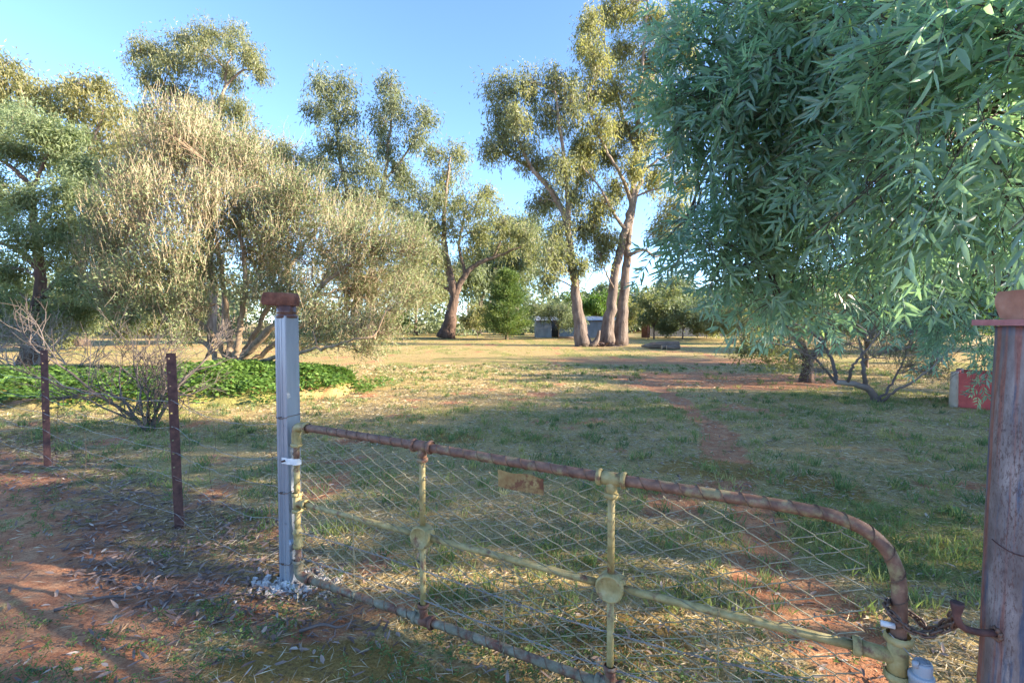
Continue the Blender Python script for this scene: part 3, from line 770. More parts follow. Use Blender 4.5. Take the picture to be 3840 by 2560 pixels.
# ------------------------------------------------------------------ square steel gate post
PC = GA - GU * .11 + GN * .03
post = tag(empty('steel_gate_post', (PC[0], PC[1], 0), GRZ), 'square galvanised steel gate post with brown pipe collar, left of the gate', 'post')
def prism(prof, z0, z1, mb):
    prof = np.asarray(prof, float); k = len(prof)
    V = np.concatenate([np.c_[prof, np.full(k, z0)], np.c_[prof, np.full(k, z1)]]); j = np.arange(k); j2 = (j + 1) % k
    mb.add(V, np.stack([j, j2, k + j2, k + j], -1))
    c = prof.mean(0); mb.add(np.concatenate([np.c_[prof, np.full(k, z1)], [[*c, z1]]]), None, np.stack([j, j2, np.full(k, k)], -1))
def rr(h, r, groove=None):
    out = []
    for cx, cy, a0 in ((h - r, h - r, 0), (-h + r, h - r, 90), (-h + r, -h + r, 180), (h - r, -h + r, 270)):
        for a in range(0, 91, 22): out.append((cx + r * math.cos(R(a0 + a)), cy + r * math.sin(R(a0 + a))))
        if a0 == 180:      # grooves in the face towards the road
            for g in (-.024, -.008, .016): out += [(g - .004, -h), (g - .002, -h + .003), (g + .002, -h + .003), (g + .004, -h)]
    return out
mb = MB(); prism(rr(.052, .007), -.25, 1.785, mb); mb.build('post_tube', M['galv'], post, smooth=False)
mb = MB()
mb.lathe([(.052, 1.770), (.064, 1.772), (.067, 1.780), (.064, 1.788), (.059, 1.792), (.059, 1.800), (.063, 1.806), (.0595, 1.815), (.0595, 1.846), (.055, 1.850), (.0005, 1.850)], 28); mb.build('pipe_collar', M['brown_cap'], post)
for z in (1.13, .64, .17):
    mb = MB(); q = np.array(rr(.0535, .008)); ph = np.arange(len(q)) / len(q) * 2 * math.pi
    q = np.c_[q, z + .012 * np.sin(ph + 1)]; mb.tube(np.concatenate([q, q[:1]]), .0021, 5); mb.build('tie_wire', M['wire_rust'], post)
    mb = MB(); mb.tube(helix([(-.02, -.06, z), (0, -.06, z), (.012, -.063, z + .006)], .008, .003, 8), .0016, 4); mb.build('wire_knot', M['wire_rust'], post)
mb = MB(); mb.box((.055, -.035, .30), (.012, .03, .07)); mb.build('hinge_lug', M['galv'], post)

def rough_block(size, sub, amp, seed, rnd=.15):
    """brick-like block with worn corners and a broken face"""
    r_ = np.random.default_rng(seed); mb = MB(); h = np.asarray(size) / 2
    n = sub
    for ax in range(3):
        for sg in (-1, 1):
            a, b = [i for i in range(3) if i != ax]
            g = np.linspace(-1, 1, n); A, B = np.meshgrid(g, g)
            P = np.zeros((n, n, 3)); P[..., ax] = sg; P[..., a] = A; P[..., b] = B
            L = np.linalg.norm(P, axis=-1, keepdims=True)
            P = P * (1 - rnd * np.clip(L - 1.18, 0, 1))
            P = P * h
            ph = P * 23
            dn = amp * (np.sin(ph[..., 0] * 1.3 + seed) * np.sin(ph[..., 1] * 1.7 + 2 * seed) * np.sin(ph[..., 2] * 2.1 + 1) + .6 * np.sin(ph[..., 0] * 3.1 + ph[..., 2] * 2.3 + seed) * np.sin(ph[..., 1] * 2.9 + 4))
            P = P * (1 + dn[..., None])
            ii = (np.arange(n - 1)[:, None] * n + np.arange(n - 1)[None]).ravel()
            q = np.stack([ii, ii + 1, ii + 1 + n, ii + n], -1)
            flip = (sg > 0) == (ax != 1)
            mb.add(P.reshape(-1, 3), q if flip else q[:, ::-1])
    return mb
mb = rough_block((.215, .11, .085), 10, .05, 4, .22)
o = tag(mb.build('brick', M['brick_dark']), 'broken dark red brick balanced on the steel post', 'brick')
o.location = (PC[0] - .035, PC[1], 1.892); o.rotation_euler = (0, R(2), R(8))

# ------------------------------------------------------------------ rubble footing
mb = MB(); r_ = np.random.default_rng(5)
ctr = at(1075, 2215, 3.13)
def lump(c, s, seed, mb=mb):
    u = np.linspace(0, math.pi, 5); v = np.linspace(0, 2 * math.pi, 7)[:-1]
    P = np.array([[math.sin(a) * math.cos(b), math.sin(a) * math.sin(b), math.cos(a)] for a in u for b in v])
    P = P * (1 + .45 * r_.normal(size=(len(P), 1))).clip(.5, 1.6) * s
    k = len(v); i = np.arange(len(u) - 1)[:, None] * k; j = np.arange(k)[None]
    Q = np.stack([i + j, i + (j + 1) % k, i + k + (j + 1) % k, i + k + j], -1).reshape(-1, 4)
    mb.add(P + c, Q[:, ::-1])
for i in range(230):
    a = r_.uniform(0, 2 * math.pi); d = abs(r_.normal(0, .11)) + .05
    x = PC[0] + math.cos(a) * d * 1.25 + .02; y = PC[1] - .02 + math.sin(a) * d * .8
    s = r_.uniform(.005, .030) * (1.3 - min(d, .3) * 2.4)
    lump(np.array([x, y, float(ground_z(x, y)) + s * .1]), s, i)
kind(tag(mb.build('concrete_rubble', M['concrete'], smooth=False), 'crumbled white concrete rubble around the foot of the steel post', 'concrete'), 'stuff')

# ------------------------------------------------------------------ star pickets and wire fence
def picket(x, y, h, rz, lean, label):
    root = tag(empty('star_picket', (x, y, float(ground_z(x, y))), rz), label, 'fence post', 'rusty star pickets of the wire fence')
    root.rotation_euler = (lean[1], lean[0], rz)
    mb = MB()
    mb.box((.017, 0, h / 2 - .1), (.034, .0055, h + .2))
    mb.box((-.0285, 0, h / 2 - .1), (.011, .0055, h + .2)); mb.box((-.0045, 0, h / 2 - .1), (.009, .0055, h + .2))
    hz = [h - .045] + [h - .045 - .115 * k for k in range(1, 9)]
    z = h
    for q in sorted(hz, reverse=True):
        mb.box((-.016, 0, (z + q + .006) / 2), (.014, .0055, z - q - .006)); z = q - .006
    mb.box((-.016, 0, (z - .2) / 2), (.014, .0055, z + .2))
    mb.build('front_flange', M['rust_dark'], root, smooth=False)
    mb = MB(); mb.box((.002, .020, h / 2 - .1), (.006, .036, h + .2)); mb.build('rear_flange', M['rust_dark'], root, smooth=False)
    return root
P2 = np.array([-2.83, 4.05]); P1 = np.array([-5.67, 5.84]); P0 = np.array([-8.6, 7.7]); PP = PC
picket(P2[0], P2[1], 1.49, R(28), (R(-1.0), R(0)), 'rusty star picket standing nearest the steel gate post')
picket(P1[0], P1[1], 1.42, R(32), (R(.3), 0), 'rusty star picket further left, in front of the green creeper')
wf = tag(empty('wire_fence', (P2[0], P2[1], 0)), 'slack wire netting strung between rusty pickets and the steel post', 'fence')
off = np.array([P2[0], P2[1], 0])
ZW = (1.08, .86, .645, .44, .12)
nodes = [P0, P1, P2, PP]
wire_pts = []
for zi, z in enumerate(ZW):
    pts = []
    for (a, b) in ((P0, P1), (P1, P2), (P2, PP)):
        for t in np.linspace(0, 1, 14)[:-1]:
            p = a + (b - a) * t
            sag = (-.07 if zi < 4 else -.05) * 4 * t * (1 - t) * (1 + .5 * math.sin(zi * 2.1))
            front = -.012
            pts.append([p[0] + front * .5 + rng.normal(0, .004), p[1] + front + rng.normal(0, .004), max(z + sag + rng.normal(0, .008) + (.0 if zi else 0), .03)])
    pts.append([PP[0], PP[1] - .07, z])
    pts = np.array(pts); wire_pts.append(pts)
    mb = MB(); mb.tube(smooth_path(pts, 160) - off, .0017, 4, cap=False); mb.build('line_wire', M['wire_grey'], wf)
for k in range(1, 40):
    if k % 13 == 0: continue
    if k % 13 in (2, 5, 8, 11):
        col = []
        for w in wire_pts: col.append(w[k] + rng.normal(0, .015, 3) * (1, 1, .2))
        mb = MB(); mb.tube(smooth_path(np.array(col), 16) - off, .0014, 4, cap=False); mb.build('stay_wire', M['wire_rust'], wf)
for (pc, d) in ((P2, .03), (P1, .03)):
    for z in ZW:
        mb = MB(); ca = np.array([pc[0], pc[1] - .01, z]) - off
        mb.tube(smooth_path([ca + (-.035, -.008, .012), ca + (-.01, -.012, .008), ca + (.02, -.008, -.012), ca + (.045, .004, -.03)], 8), .0016, 4); mb.build('tie_wire', M['wire_grey'], wf)

# ------------------------------------------------------------------ old pipe post on the right
RP = np.array([1.62, 1.50])
rpost = tag(empty('pipe_gate_post', (RP[0], RP[1], 0)), 'thick weathered grey and rust steel pipe post at the right edge', 'post')
rpost.rotation_euler = (0, R(.8), 0)
zs = np.linspace(-.2, 1.728, 60); mb = MB(); mb.lathe([(.1045, z) for z in zs] + [(.09, 1.729), (.0005, 1.729)], 40)
v_ = mb.v[0]; an = np.arctan2(v_[:, 1], v_[:, 0]); rr_ = np.hypot(v_[:, 0], v_[:, 1]); dn = .004 * (fbm(an * .35 + 5, v_[:, 2], .35, 3, 3) - .5) * (rr_ > .1) - .002 * np.exp(-((an + 2.2) / .06) ** 2)
v_[:, 0] *= 1 + dn / .1; v_[:, 1] *= 1 + dn / .1
mb.build('post_pipe', M['old_post'], rpost)
mb = MB(); mb.box((.02, 0, 1.7395), (.27, .22, .019)); mb.build('top_plate', M['flange'], rpost, smooth=False)
hz = .76
mb = MB(); mb.tube(smooth_path([(-.095, -.01, hz), (-.16, -.012, hz + .005), (-.21, -.012, hz + .02), (-.230, -.012, hz + .05), (-.232, -.012, hz + .078)], 16), .0105, 10)
mb.lathe([(.0105, hz + .06), (.014, hz + .075), (.0175, hz + .095), (.017, hz + .10), (.0005, hz + .099)], 14, (-.232, -.012, 0)); mb.build('hook_pin', M['rust_dark'], rpost)
mb = MB(); r_ = np.random.default_rng(9)
for i in range(9):
    a = i / 9 * 6.28; lump(np.array([-.104, -.01 + .016 * math.cos(a), hz + .016 * math.sin(a)]), .007, i, mb)
mb.build('weld_bead', M['gate_rust'], rpost)
mb = MB(); mb.tube(np.array([[.1055 * math.cos(a), .1055 * math.sin(a), 1.045 + .012 * math.sin(3 * a)] for a in np.linspace(math.pi * .95, math.pi * 1.65, 16)]), .0022, 5); mb.build('rust_scratch', M['rust_dark'], rpost)
mb = rough_block((.235, .11, .094), 14, .035, 8, .12)
o = tag(mb.build('brick', M['brick_pink']), 'chipped pinkish brick resting on the plate of the right post', 'brick')
o.location = (RP[0] + .055, RP[1] + .0, 1.796); o.rotation_euler = (0, 0, R(-12))

# ------------------------------------------------------------------ chain
chain = tag(empty('chain', (GB[0], GB[1], .70)), 'rusty link chain looped round the gate and hooked to the right post', 'chain')
cpath = smooth_path([at(3583, 2318, 1.50), at(3570, 2345, 1.53), at(3530, 2362, 1.56), at(3480, 2376, 1.575), at(3430, 2366, 1.585), at(3392, 2345, 1.592), at(3352, 2310, 1.612), at(3325, 2275, 1.64), at(3330, 2250, 1.675),
                     at(3362, 2268, 1.70), at(3400, 2290, 1.70), at(3440, 2318, 1.685), at(3462, 2345, 1.655), at(3490, 2360, 1.615), at(3530, 2345, 1.58), at(3562, 2315, 1.55), at(3583, 2290, 1.51)], 400)
d = np.concatenate([[0], np.cumsum(np.linalg.norm(np.diff(cpath, axis=0), axis=1))])
lm = MB(); lk, wdt = .0125, .0085
pts = [(lk + wdt * math.cos(a), wdt * math.sin(a), 0) for a in np.linspace(-math.pi / 2, math.pi / 2, 6)] + [(-lk + wdt * math.cos(a), wdt * math.sin(a), 0) for a in np.linspace(math.pi / 2, 1.5 * math.pi, 6)]
pts.append(pts[0]); lm.tube(np.array(pts), .0041, 6, cap=False); link_mesh = lm.mesh('link', M['chain'])
step = .0265; s = .012; i = 0
while s < d[-1]:
    c = np.array([np.interp(s, d, cpath[:, j]) for j in range(3)]); c2 = np.array([np.interp(min(s + .01, d[-1]), d, cpath[:, j]) for j in range(3)]); c1 = np.array([np.interp(max(s - .01, 0), d, cpath[:, j]) for j in range(3)])
    q = Vector(c2 - c1).to_track_quat('X', 'Z')
    o = bpy.data.objects.new('link', link_mesh); COL.objects.link(o); o.parent = chain
    o.location = Vector(c) - chain.location; o.rotation_mode = 'QUATERNION'
    from mathutils import Quaternion
    o.rotation_quaternion = q @ Quaternion((1, 0, 0), R(35 + 90 * (i % 2)))
    s += step; i += 1

# ------------------------------------------------------------------ grey capped stand pipe inside the gate end
b = at(3455, 2530, 1.60)
sp = tag(empty('stand_pipe', (b[0], b[1], 0)), 'grey plastic stand pipe with ribbed cap beside the gate end', 'pipe')
zt_ = at(3455, 2535, 1.60)[2]
mb = MB(); mb.lathe([(.034, -.05), (.034, zt_ - .012), (.037, zt_ - .010), (.037, zt_ + .006), (.034, zt_ + .010), (.0005, zt_ + .010)], 20); mb.build('pipe_body', M['grey_plastic'], sp)
mb = MB(); mb.lathe([(.027, zt_ + .008), (.0275, zt_ + .045), (.0255, zt_ + .051), (.0005, zt_ + .053)], 20, (.002, -.002, 0)); cp = mb.build('cap', M['grey_plastic'], sp)
for i in range(7):
    mb = MB(); w = math.sqrt(max(.023 ** 2 - (.0062 * (i - 3)) ** 2, 1e-5)); mb.box((.002, -.002 + .0062 * (i - 3), zt_ + .0545), (2 * w, .0024, .003)); mb.build('rib', M['grey_plastic'], cp)
mb = MB(); mb.lathe([(.0005, 0), (.009, .001), (.010, .012), (.0095, .02), (.0005, .024)], 12, (-.027, -.006, zt_ + .037)); mb.build('nozzle', M['grey_plastic'], cp)
mb = MB(); mb.tube(smooth_path([(-.028, -.004, zt_ + .06), (-.05, .02, zt_ + .09), (-.075, .05, zt_ + .12)], 8), .002, 5); mb.build('lead_wire', M['wire_grey'], sp)

# ------------------------------------------------------------------ red plastic box behind the right post
bx = at(3575, 1532, 9.9)
box_o = tag(empty('planter_box', (bx[0], bx[1], float(ground_z(bx[0], bx[1]))), R(-47)), 'red plastic panelled box with cream corner posts under the drooping foliage', 'box')
Wb, Db, Hb = 1.5, 1.1, .72
for (cx, cy, rz, ln) in ((Wb / 2, 0, 0, Wb), (Wb / 2, Db, math.pi, Wb), (0, Db / 2, -math.pi / 2, Db), (Wb, Db / 2, math.pi / 2, Db)):
    mb = MB()
    zz0 = 0
    for (h0, h1, dpt) in ((0.0, .16, .03), (.16, .20, .05), (.20, .26, .04), (.26, .44, .03), (.44, .48, .05), (.48, .62, .03), (.62, .70, .055)):
        mb.box((0, .0, (h0 + h1) / 2), (ln - .10, dpt, h1 - h0 - .002))
    p_ = mb.build('panel', M['red_plastic'], box_o, smooth=False); p_.location = (cx, cy, 0); p_.rotation_euler = (0, 0, rz)
for (cx, cy) in ((0, 0), (Wb, 0), (0, Db), (Wb, Db)):
    mb = MB(); mb.lathe([(.075, 0), (.078, .02), (.072, .3), (.068, Hb - .04), (.06, Hb), (.0005, Hb)], 14)
    c_ = mb.build('corner_post', M['cream_plastic'], box_o); c_.location = (cx, cy, 0)
    for z in (.12, .40, .60):
        mb = MB(); mb.lathe([(.018, -.01), (.018, .008), (.0005, .012)], 10, (0, 0, 0), 'y'); b_ = mb.build('bolt', M['black'], c_); b_.location = (.03 if cx == 0 else -.03, (-.066 if cy == 0 else .066) * (1.0 - .12 * z), z)

# ------------------------------------------------------------------ broad leaved rosette weed
w = at(3590, 1950, 4.3)
rw = tag(empty('broad_leaf_weed', (w[0], w[1], float(ground_z(w[0], w[1])))), 'single broad leaved green weed near the right post', 'plant')
for i, (az, ln, up) in enumerate(((175, .20, .35), (150, .12, .5), (60, .13, .9), (20, .12, .4), (-20, .13, .3), (-70, .12, .15), (110, .10, .8), (200, .13, .15))):
    mb = MB(); n = 7; t = np.linspace(0, 1, n); wid = .028 * np.sin(math.pi * np.clip(t * .92 + .06, 0, 1)) ** .7
    ax = np.array([math.cos(R(az)), math.sin(R(az)), 0]); sd = np.array([-ax[1], ax[0], 0])
    mid = ax * (t * ln)[:, None] + np.array([0, 0, 1]) * (up * ln * (t - .75 * t * t))[:, None]
    Vl = np.concatenate([mid + sd * wid[:, None] + (0, 0, .006), mid, mid - sd * wid[:, None] + (0, 0, .006)]); j = np.arange(n - 1)
    mb.add(Vl, np.concatenate([np.stack([j, j + 1, n + j + 1, n + j], -1), np.stack([n + j, n + j + 1, 2 * n + j + 1, 2 * n + j], -1)]), None, .2 + .5 * (i == 2))
    mb.build('leaf', M['vine_leaf'], rw)

# ------------------------------------------------------------------ trees
def ball(n):
    v = unit(rng.normal(size=(n, 3))); return v * (rng.random((n, 1)) ** (1 / 2.2))

def grow(root_loc, limbs, clumps, spec):
    """limbs: (points, r0, r1[, tint0, tint1]) in world space; clumps: (centre, (rx, ry, rz), tint shift).
    Returns mesh builders for wood and leaves in the space of the root."""
    wood = MB(); leaf = MB()
    o = np.asarray(root_loc, float)
    S = []; SR = []
    for li in limbs:
        pts, r0, r1 = li[:3]; t0, t1 = (li[3], li[4]) if len(li) > 4 else (0.0, 1.0)
        n = max(10, 5 * len(pts)); p = smooth_path(pts, n, spec.get('wig', .05))
        t = np.linspace(0, 1, n); r = r0 + (r1 - r0) * t ** .8
        if li is limbs[0] or (len(li) > 5 and li[5]):
            r = r * (1 + spec.get('flare', .55) * np.exp(-t * n * .28))
        wood.tube(p - o, r, 10 if r0 > .12 else 6, t0 + (t1 - t0) * t)
        S.append(p); SR.append(r)
    S = np.concatenate(S); SR = np.concatenate(SR)
    for (c, rad, dt) in clumps:
        c = np.asarray(c, float); rad = np.asarray(rad, float) * spec.get('grow', 1.0)
        dv = S - c; dist = np.linalg.norm(dv, axis=1)
        cost = dist + spec.get('lowpref', .7) * np.clip(dv[:, 2] + .25 * dist, 0, None)
        i = int(np.argmin(cost)); s = S[i]; ln = np.linalg.norm(c - s)
        rs = min(SR[i] * .6, .012 * ln + spec.get('br', .02))
        mid = s + (c - s) * .5 + np.array([0, 0, .10 * ln]) + rng.normal(0, .06 * ln, 3)
        bp = smooth_path([s, mid, c + np.array([0, 0, rad[2] * .2])], 8, .08)
        wood.tube(bp - o, np.linspace(rs, rs * .35 + .004, 8), 5, .8, cap=False)
        ns = max(4, int(spec['subs'] * np.prod(rad) ** (1 / 3) * spec.get('dens', 1)))
        sp = unit(rng.normal(size=(ns, 3))) * (rng.random((ns, 1)) ** .45 * rng.uniform(.55, 1.35, (ns, 1))) * rad + c
        st = bp[rng.integers(3, 8, ns)]
        md = st + (sp - st) * .55 + rng.normal(0, .08, (ns, 3)) * rad + np.array([0, 0, .12]) * rad
        wr = spec.get('twig', .012)
        wood.segs(st - o, md - o, wr, wr * .7, .9); wood.segs(md - o, sp - o, wr * .7, wr * .35, .9)
        nl = spec['leaves']; N = ns * nl
        sig = spec['sig']
        off = rng.normal(size=(N, 3)) * sig * np.array([.85, .85, spec.get('vz', 1.0)]) * np.repeat(rng.uniform(.55, 1.3, (ns, 1)), nl, 0)
        P = np.repeat(sp, nl, 0) + off - np.array([0, 0, spec.get('hang', .1)])
        D = rng.normal(size=(N, 3)) * spec.get('spread', .55) + np.array([0, 0, -spec.get('down', .7)]) + unit(off) * spec.get('out', .2)
        ti = np.clip(np.repeat(rng.normal(.45 + dt, .13, ns), nl) + rng.normal(0, .14, N), 0, 1)
        leaf.leaves(P - o, D, rng.uniform(.65, 1.25, N) * spec['L'], rng.uniform(.75, 1.25, N) * spec['W'], ti, bend=.08)
    return wood, leaf

def plant_tree(name, label, cat, base, limbs, clumps, spec, bark, leafm, group=None):
    root = tag(empty(name, base), label, cat, group)
    w, l = grow(base, limbs, clumps, spec)
    w.build('trunk', M[bark], root); l.build('crown', M[leafm], root)
    return root

def lp(d, pts, dz=None):
    """limb from photograph pixels at depth d; a third number shifts the depth"""
    return [at(p[0], p[1], d + (p[2] if len(p) > 2 else 0)) for p in pts]
def cl(d, items, dd=2.0, tint=0.0):
    out = []
    for it in items:
        px, py, rx, ry = it[:4]; t = it[4] if len(it) > 4 else 0
        k = d / FPX
        out.append((at(px, py, d + rng.uniform(-dd, dd)), (rx * k, (rx + ry) * .5 * k, ry * k), tint + t))
    return out

GUM = dict(subs=22, leaves=46, sig=.32, L=.34, W=.072, grow=1.12, vz=1.35, hang=.15, down=.75, spread=.5, twig=.016, br=.04, wig=.06)

# tall gum with one leaning trunk, left of the pair
b = at(2185, 1296, 36); b[2] = 0
A_l = [(lp(36, [(2190, 1300), (2168, 1180), (2155, 1070), (2140, 950), (2120, 820), (2065, 715), (1990, 625)]), .46, .14, 0, .7),
       (lp(36, [(2130, 860), (2128, 700, -.5), (2105, 520, -1), (2090, 400, -1), (2080, 300, -1)]), .22, .05, .4, 1),
       (lp(36, [(2065, 715), (2000, 640, 1), (1920, 590, 1), (1850, 560, 1)]), .15, .04, .5, 1),
       (lp(36, [(1990, 625), (1940, 520), (1890, 400, .5), (1870, 330, .5)]), .14, .03, .6, 1),
       (lp(36, [(2120, 820), (2160, 700, 1), (2190, 560, 1.5), (2180, 430, 2)]), .14, .04, .5, 1),
       (lp(36, [(2150, 1040), (2110, 1000, -1), (2070, 1010, -1)]), .06, .02, .3, .8)]
A_c = cl(36, [(1880, 320, 60, 50), (1985, 325, 80, 48), (1870, 430, 55, 55), (2080, 310, 65, 45), (1840, 560, 40, 45), (1950, 440, 60, 50), (1950, 540, 75, 50), (2050, 430, 75, 60), (2150, 390, 60, 70),
              (1890, 510, 40, 35), (2020, 610, 55, 45), (2105, 620, 60, 60), (2060, 740, 50, 50), (2150, 730, 55, 55), (2095, 850, 55, 55), (2060, 960, 50, 55), (2120, 970, 55, 55), (2185, 860, 35, 60),
              (2045, 1045, 32, 25), (2190, 550, 55, 60), (2180, 990, 30, 30), (2010, 760, 30, 30)], 1.8)
plant_tree('gum_tree', 'tall gum with a single leaning grey trunk, left of the forked gum', 'tree', b, A_l, A_c, dict(GUM, subs=26), 'gum_bark', 'gum_leaf', 'tall gums standing in the paddock')
# dead stub at its foot
mb = MB(); q = at(2240, 1285, 35.6); q[2] = 0
mb.tube(smooth_path([q - q + (-.5, 0, 0), (-.1, 0, .35), (.05, 0, .75), (.15, 0, 1.2)], 10), np.linspace(.28, .08, 10), 8, .1)
o = tag(mb.build('tree_stump', M['gum_bark']), 'short broken stub at the foot of the leaning gum', 'stump'); o.location = q

# forked gum
b = at(2298, 1292, 37); b[2] = 0
B_l = [(lp(37, [(2272, 1296), (2290, 1150), (2312, 1000), (2348, 850), (2368, 760), (2378, 640), (2392, 500), (2402, 300), (2420, 120), (2430, -60)]), .42, .05, 0, 1),
       (lp(37, [(2322, 1296, .6), (2336, 1150, .6), (2350, 1000, .6), (2356, 900, .6), (2375, 780, .6), (2410, 640, 1), (2450, 500, 1.5), (2480, 380, 2)]), .46, .05, 0, 1, True),
       (lp(37, [(2352, 960, .3), (2385, 945, 0), (2420, 938, 0), (2455, 962, 0), (2490, 950, 0), (2530, 930, 0)]), .17, .03, .5, 1),
       (lp(37, [(2346, 865), (2290, 780, -1), (2240, 690, -1.5), (2180, 620, -2)]), .16, .03, .5, 1),
       (lp(37, [(2368, 760), (2330, 660, -1), (2270, 560, -1.5), (2225, 450, -2), (2205, 360, -2)]), .17, .03, .5, 1),
       (lp(37, [(2376, 690), (2440, 620, -1), (2510, 580, -1), (2570, 560, -1)]), .14, .03, .5, 1),
       (lp(37, [(2385, 560), (2330, 420, 1), (2290, 280, 1), (2270, 180, 1), (2260, 60, 1)]), .15, .03, .6, 1),
       (lp(37, [(2395, 420), (2460, 260), (2510, 140), (2550, 60)]), .13, .03, .6, 1),
       (lp(37, [(2300, 1080, -.3), (2265, 1000, -.6), (2235, 930, -.8)]), .08, .02, .3, .8)]
B_c = cl(37, [(2215, 95, 45, 55), (2285, 50, 60, 50), (2365, 20, 70, 50), (2450, 70, 50, 55), (2540, 70, 55, 70), (2255, 235, 75, 50), (2345, 190, 75, 60), (2425, 240, 60, 60), (2215, 350, 50, 50), (2305, 340, 75, 60),
              (2395, 360, 60, 60), (2480, 390, 50, 60), (2240, 470, 60, 50), (2330, 490, 70, 60), (2430, 510, 60, 50), (2520, 550, 50, 50), (2570, 690, 35, 55), (2280, 590, 50, 50), (2195, 550, 45, 45), (2380, 620, 45, 40),
              (2460, 670, 60, 50), (2530, 770, 50, 45), (2255, 760, 45, 45), (2305, 710, 35, 50), (2225, 830, 45, 45), (2285, 890, 45, 50), (2255, 955, 35, 35), (2480, 850, 50, 45), (2560, 870, 40, 40), (2190, 640, 40, 40),
              (2200, 180, 40, 40), (2570, 200, 40, 50), (2490, 200, 50, 50), (2560, 420, 40, 50)], 2.2)
plant_tree('gum_tree', 'tallest gum with a forked double trunk, right of the leaning gum', 'tree', b, B_l, B_c, dict(GUM, subs=28), 'gum_bark', 'gum_leaf_gold', 'tall gums standing in the paddock')

# dark-trunked gum in the middle distance
b = at(1675, 1264, 54); b[2] = 0
C_l = [(lp(54, [(1672, 1268), (1690, 1190), (1703, 1110), (1684, 1020), (1668, 920), (1665, 800), (1682, 660), (1690, 590)]), .75, .06, 0, .8),
       (lp(54, [(1703, 1115), (1745, 1030), (1790, 990), (1850, 965), (1930, 935), (2010, 895)]), .42, .06, .2, 1),
       (lp(54, [(1745, 1030), (1722, 930, 1), (1735, 840, 1), (1760, 760, 1)]), .22, .05, .3, 1),
       (lp(54, [(1695, 1095), (1655, 1070), (1622, 1056)]), .22, .08, .1, .3),
       (lp(54, [(1668, 920), (1600, 870), (1560, 830)]), .16, .04, .3, .8),
       (lp(54, [(1850, 965), (1880, 900), (1900, 840)]), .14, .04, .3, .9)]
C_c = cl(54, [(1625, 575, 38, 32), (1715, 575, 48, 38), (1680, 660, 65, 50), (1640, 740, 35, 35), (1720, 755, 55, 45), (1790, 780, 60, 50), (1700, 850, 75, 50), (1620, 860, 50, 50), (1800, 870, 75, 50), (1890, 840, 60, 50),
              (1965, 870, 50, 40), (1900, 920, 50, 32), (1760, 940, 60, 32), (1640, 945, 40, 40), (1560, 830, 45, 50), (1820, 720, 48, 40), (2000, 940, 35, 40), (1590, 960, 45, 45)], 2.5)
G54 = dict(GUM, subs=16, leaves=44, sig=.42, L=.46, W=.10, twig=.022)
plant_tree('gum_tree', 'dark-trunked gum with a wide low fork, left of the dense green pine', 'tree', b, C_l, C_c, G54, 'dark_bark', 'gum_leaf', 'gums at the back of the paddock')

# two-stemmed gum behind the big shrub
b = at(1370, 1262, 50); b[2] = 0
D_l = [(lp(50, [(1340, 1266), (1335, 1000), (1315, 800), (1290, 660), (1265, 500), (1240, 350)]), .45, .05, 0, 1),
       (lp(50, [(1385, 1266), (1400, 950), (1420, 780), (1445, 650), (1465, 480), (1485, 330)]), .42, .05, 0, 1, True),
       (lp(50, [(1440, 680), (1510, 595), (1570, 500), (1612, 450)]), .16, .03, .6, 1),
       (lp(50, [(1265, 500), (1300, 420), (1300, 340)]), .1, .03, .7, 1)]
D_c = cl(50, [(1205, 320, 42, 38), (1285, 322, 45, 35), (1195, 410, 40, 40), (1275, 430, 55, 50), (1235, 530, 50, 50), (1320, 545, 48, 45), (1185, 610, 42, 42), (1280, 650, 70, 50), (1455, 325, 45, 35), (1490, 415, 40, 45),
              (1420, 450, 30, 50), (1590, 435, 38, 38), (1560, 515, 42, 34), (1450, 550, 48, 42), (1500, 635, 42, 42), (1390, 630, 40, 50), (1420, 730, 60, 50), (1540, 690, 50, 42), (1330, 740, 70, 50), (1600, 760, 40, 60), (1500, 780, 60, 50),
              (1230, 740, 60, 50), (1560, 850, 50, 50)], 2.5)
plant_tree('gum_tree', 'slender two-stemmed gum rising behind the big tangled shrub', 'tree', b, D_l, D_c, dict(G54, subs=17, grow=1.25), 'gum_bark', 'gum_leaf_dark', 'gums at the back of the paddock')

# tall gum above the shrub, left
b = at(800, 1270, 42); b[2] = 0
E_l = [(lp(42, [(800, 1290), (790, 900), (805, 640), (825, 420), (850, 270), (868, 190)]), .3, .05, .5, 1),
       (lp(42, [(810, 560), (730, 440), (640, 350), (580, 270), (545, 215)]), .2, .03, .6, 1),
       (lp(42, [(840, 330), (900, 270), (950, 262), (985, 250)]), .12, .02, .7, 1),
       (lp(42, [(850, 270), (800, 200), (770, 150)]), .10, .02, .7, 1),
       (lp(42, [(800, 700), (900, 560), (1000, 560), (1090, 570)]), .16, .03, .6, 1)]
E_c = cl(42, [(515, 195, 32, 42), (590, 195, 52, 42), (690, 150, 55, 42), (775, 130, 55, 34), (870, 135, 62, 34), (935, 200, 50, 42), (978, 265, 25, 32), (655, 235, 60, 42), (755, 215, 65, 50), (555, 285, 38, 40), (860, 275, 40, 50),
              (640, 335, 50, 34), (720, 375, 65, 40), (830, 375, 50, 42), (900, 425, 50, 50), (565, 435, 50, 50), (650, 500, 80, 50), (780, 480, 70, 50), (930, 520, 60, 50), (500, 520, 50, 50), (960, 620, 60, 50), (520, 620, 50, 50),
              (1050, 560, 45, 45), (1120, 620, 45, 55), (1090, 720, 50, 45)], 2.2)
plant_tree('gum_tree', 'tall open gum towering above the tangled shrub', 'tree', b, E_l, E_c, dict(GUM, subs=24, grow=1.25), 'gum_bark', 'gum_leaf', 'gums at the back of the paddock')

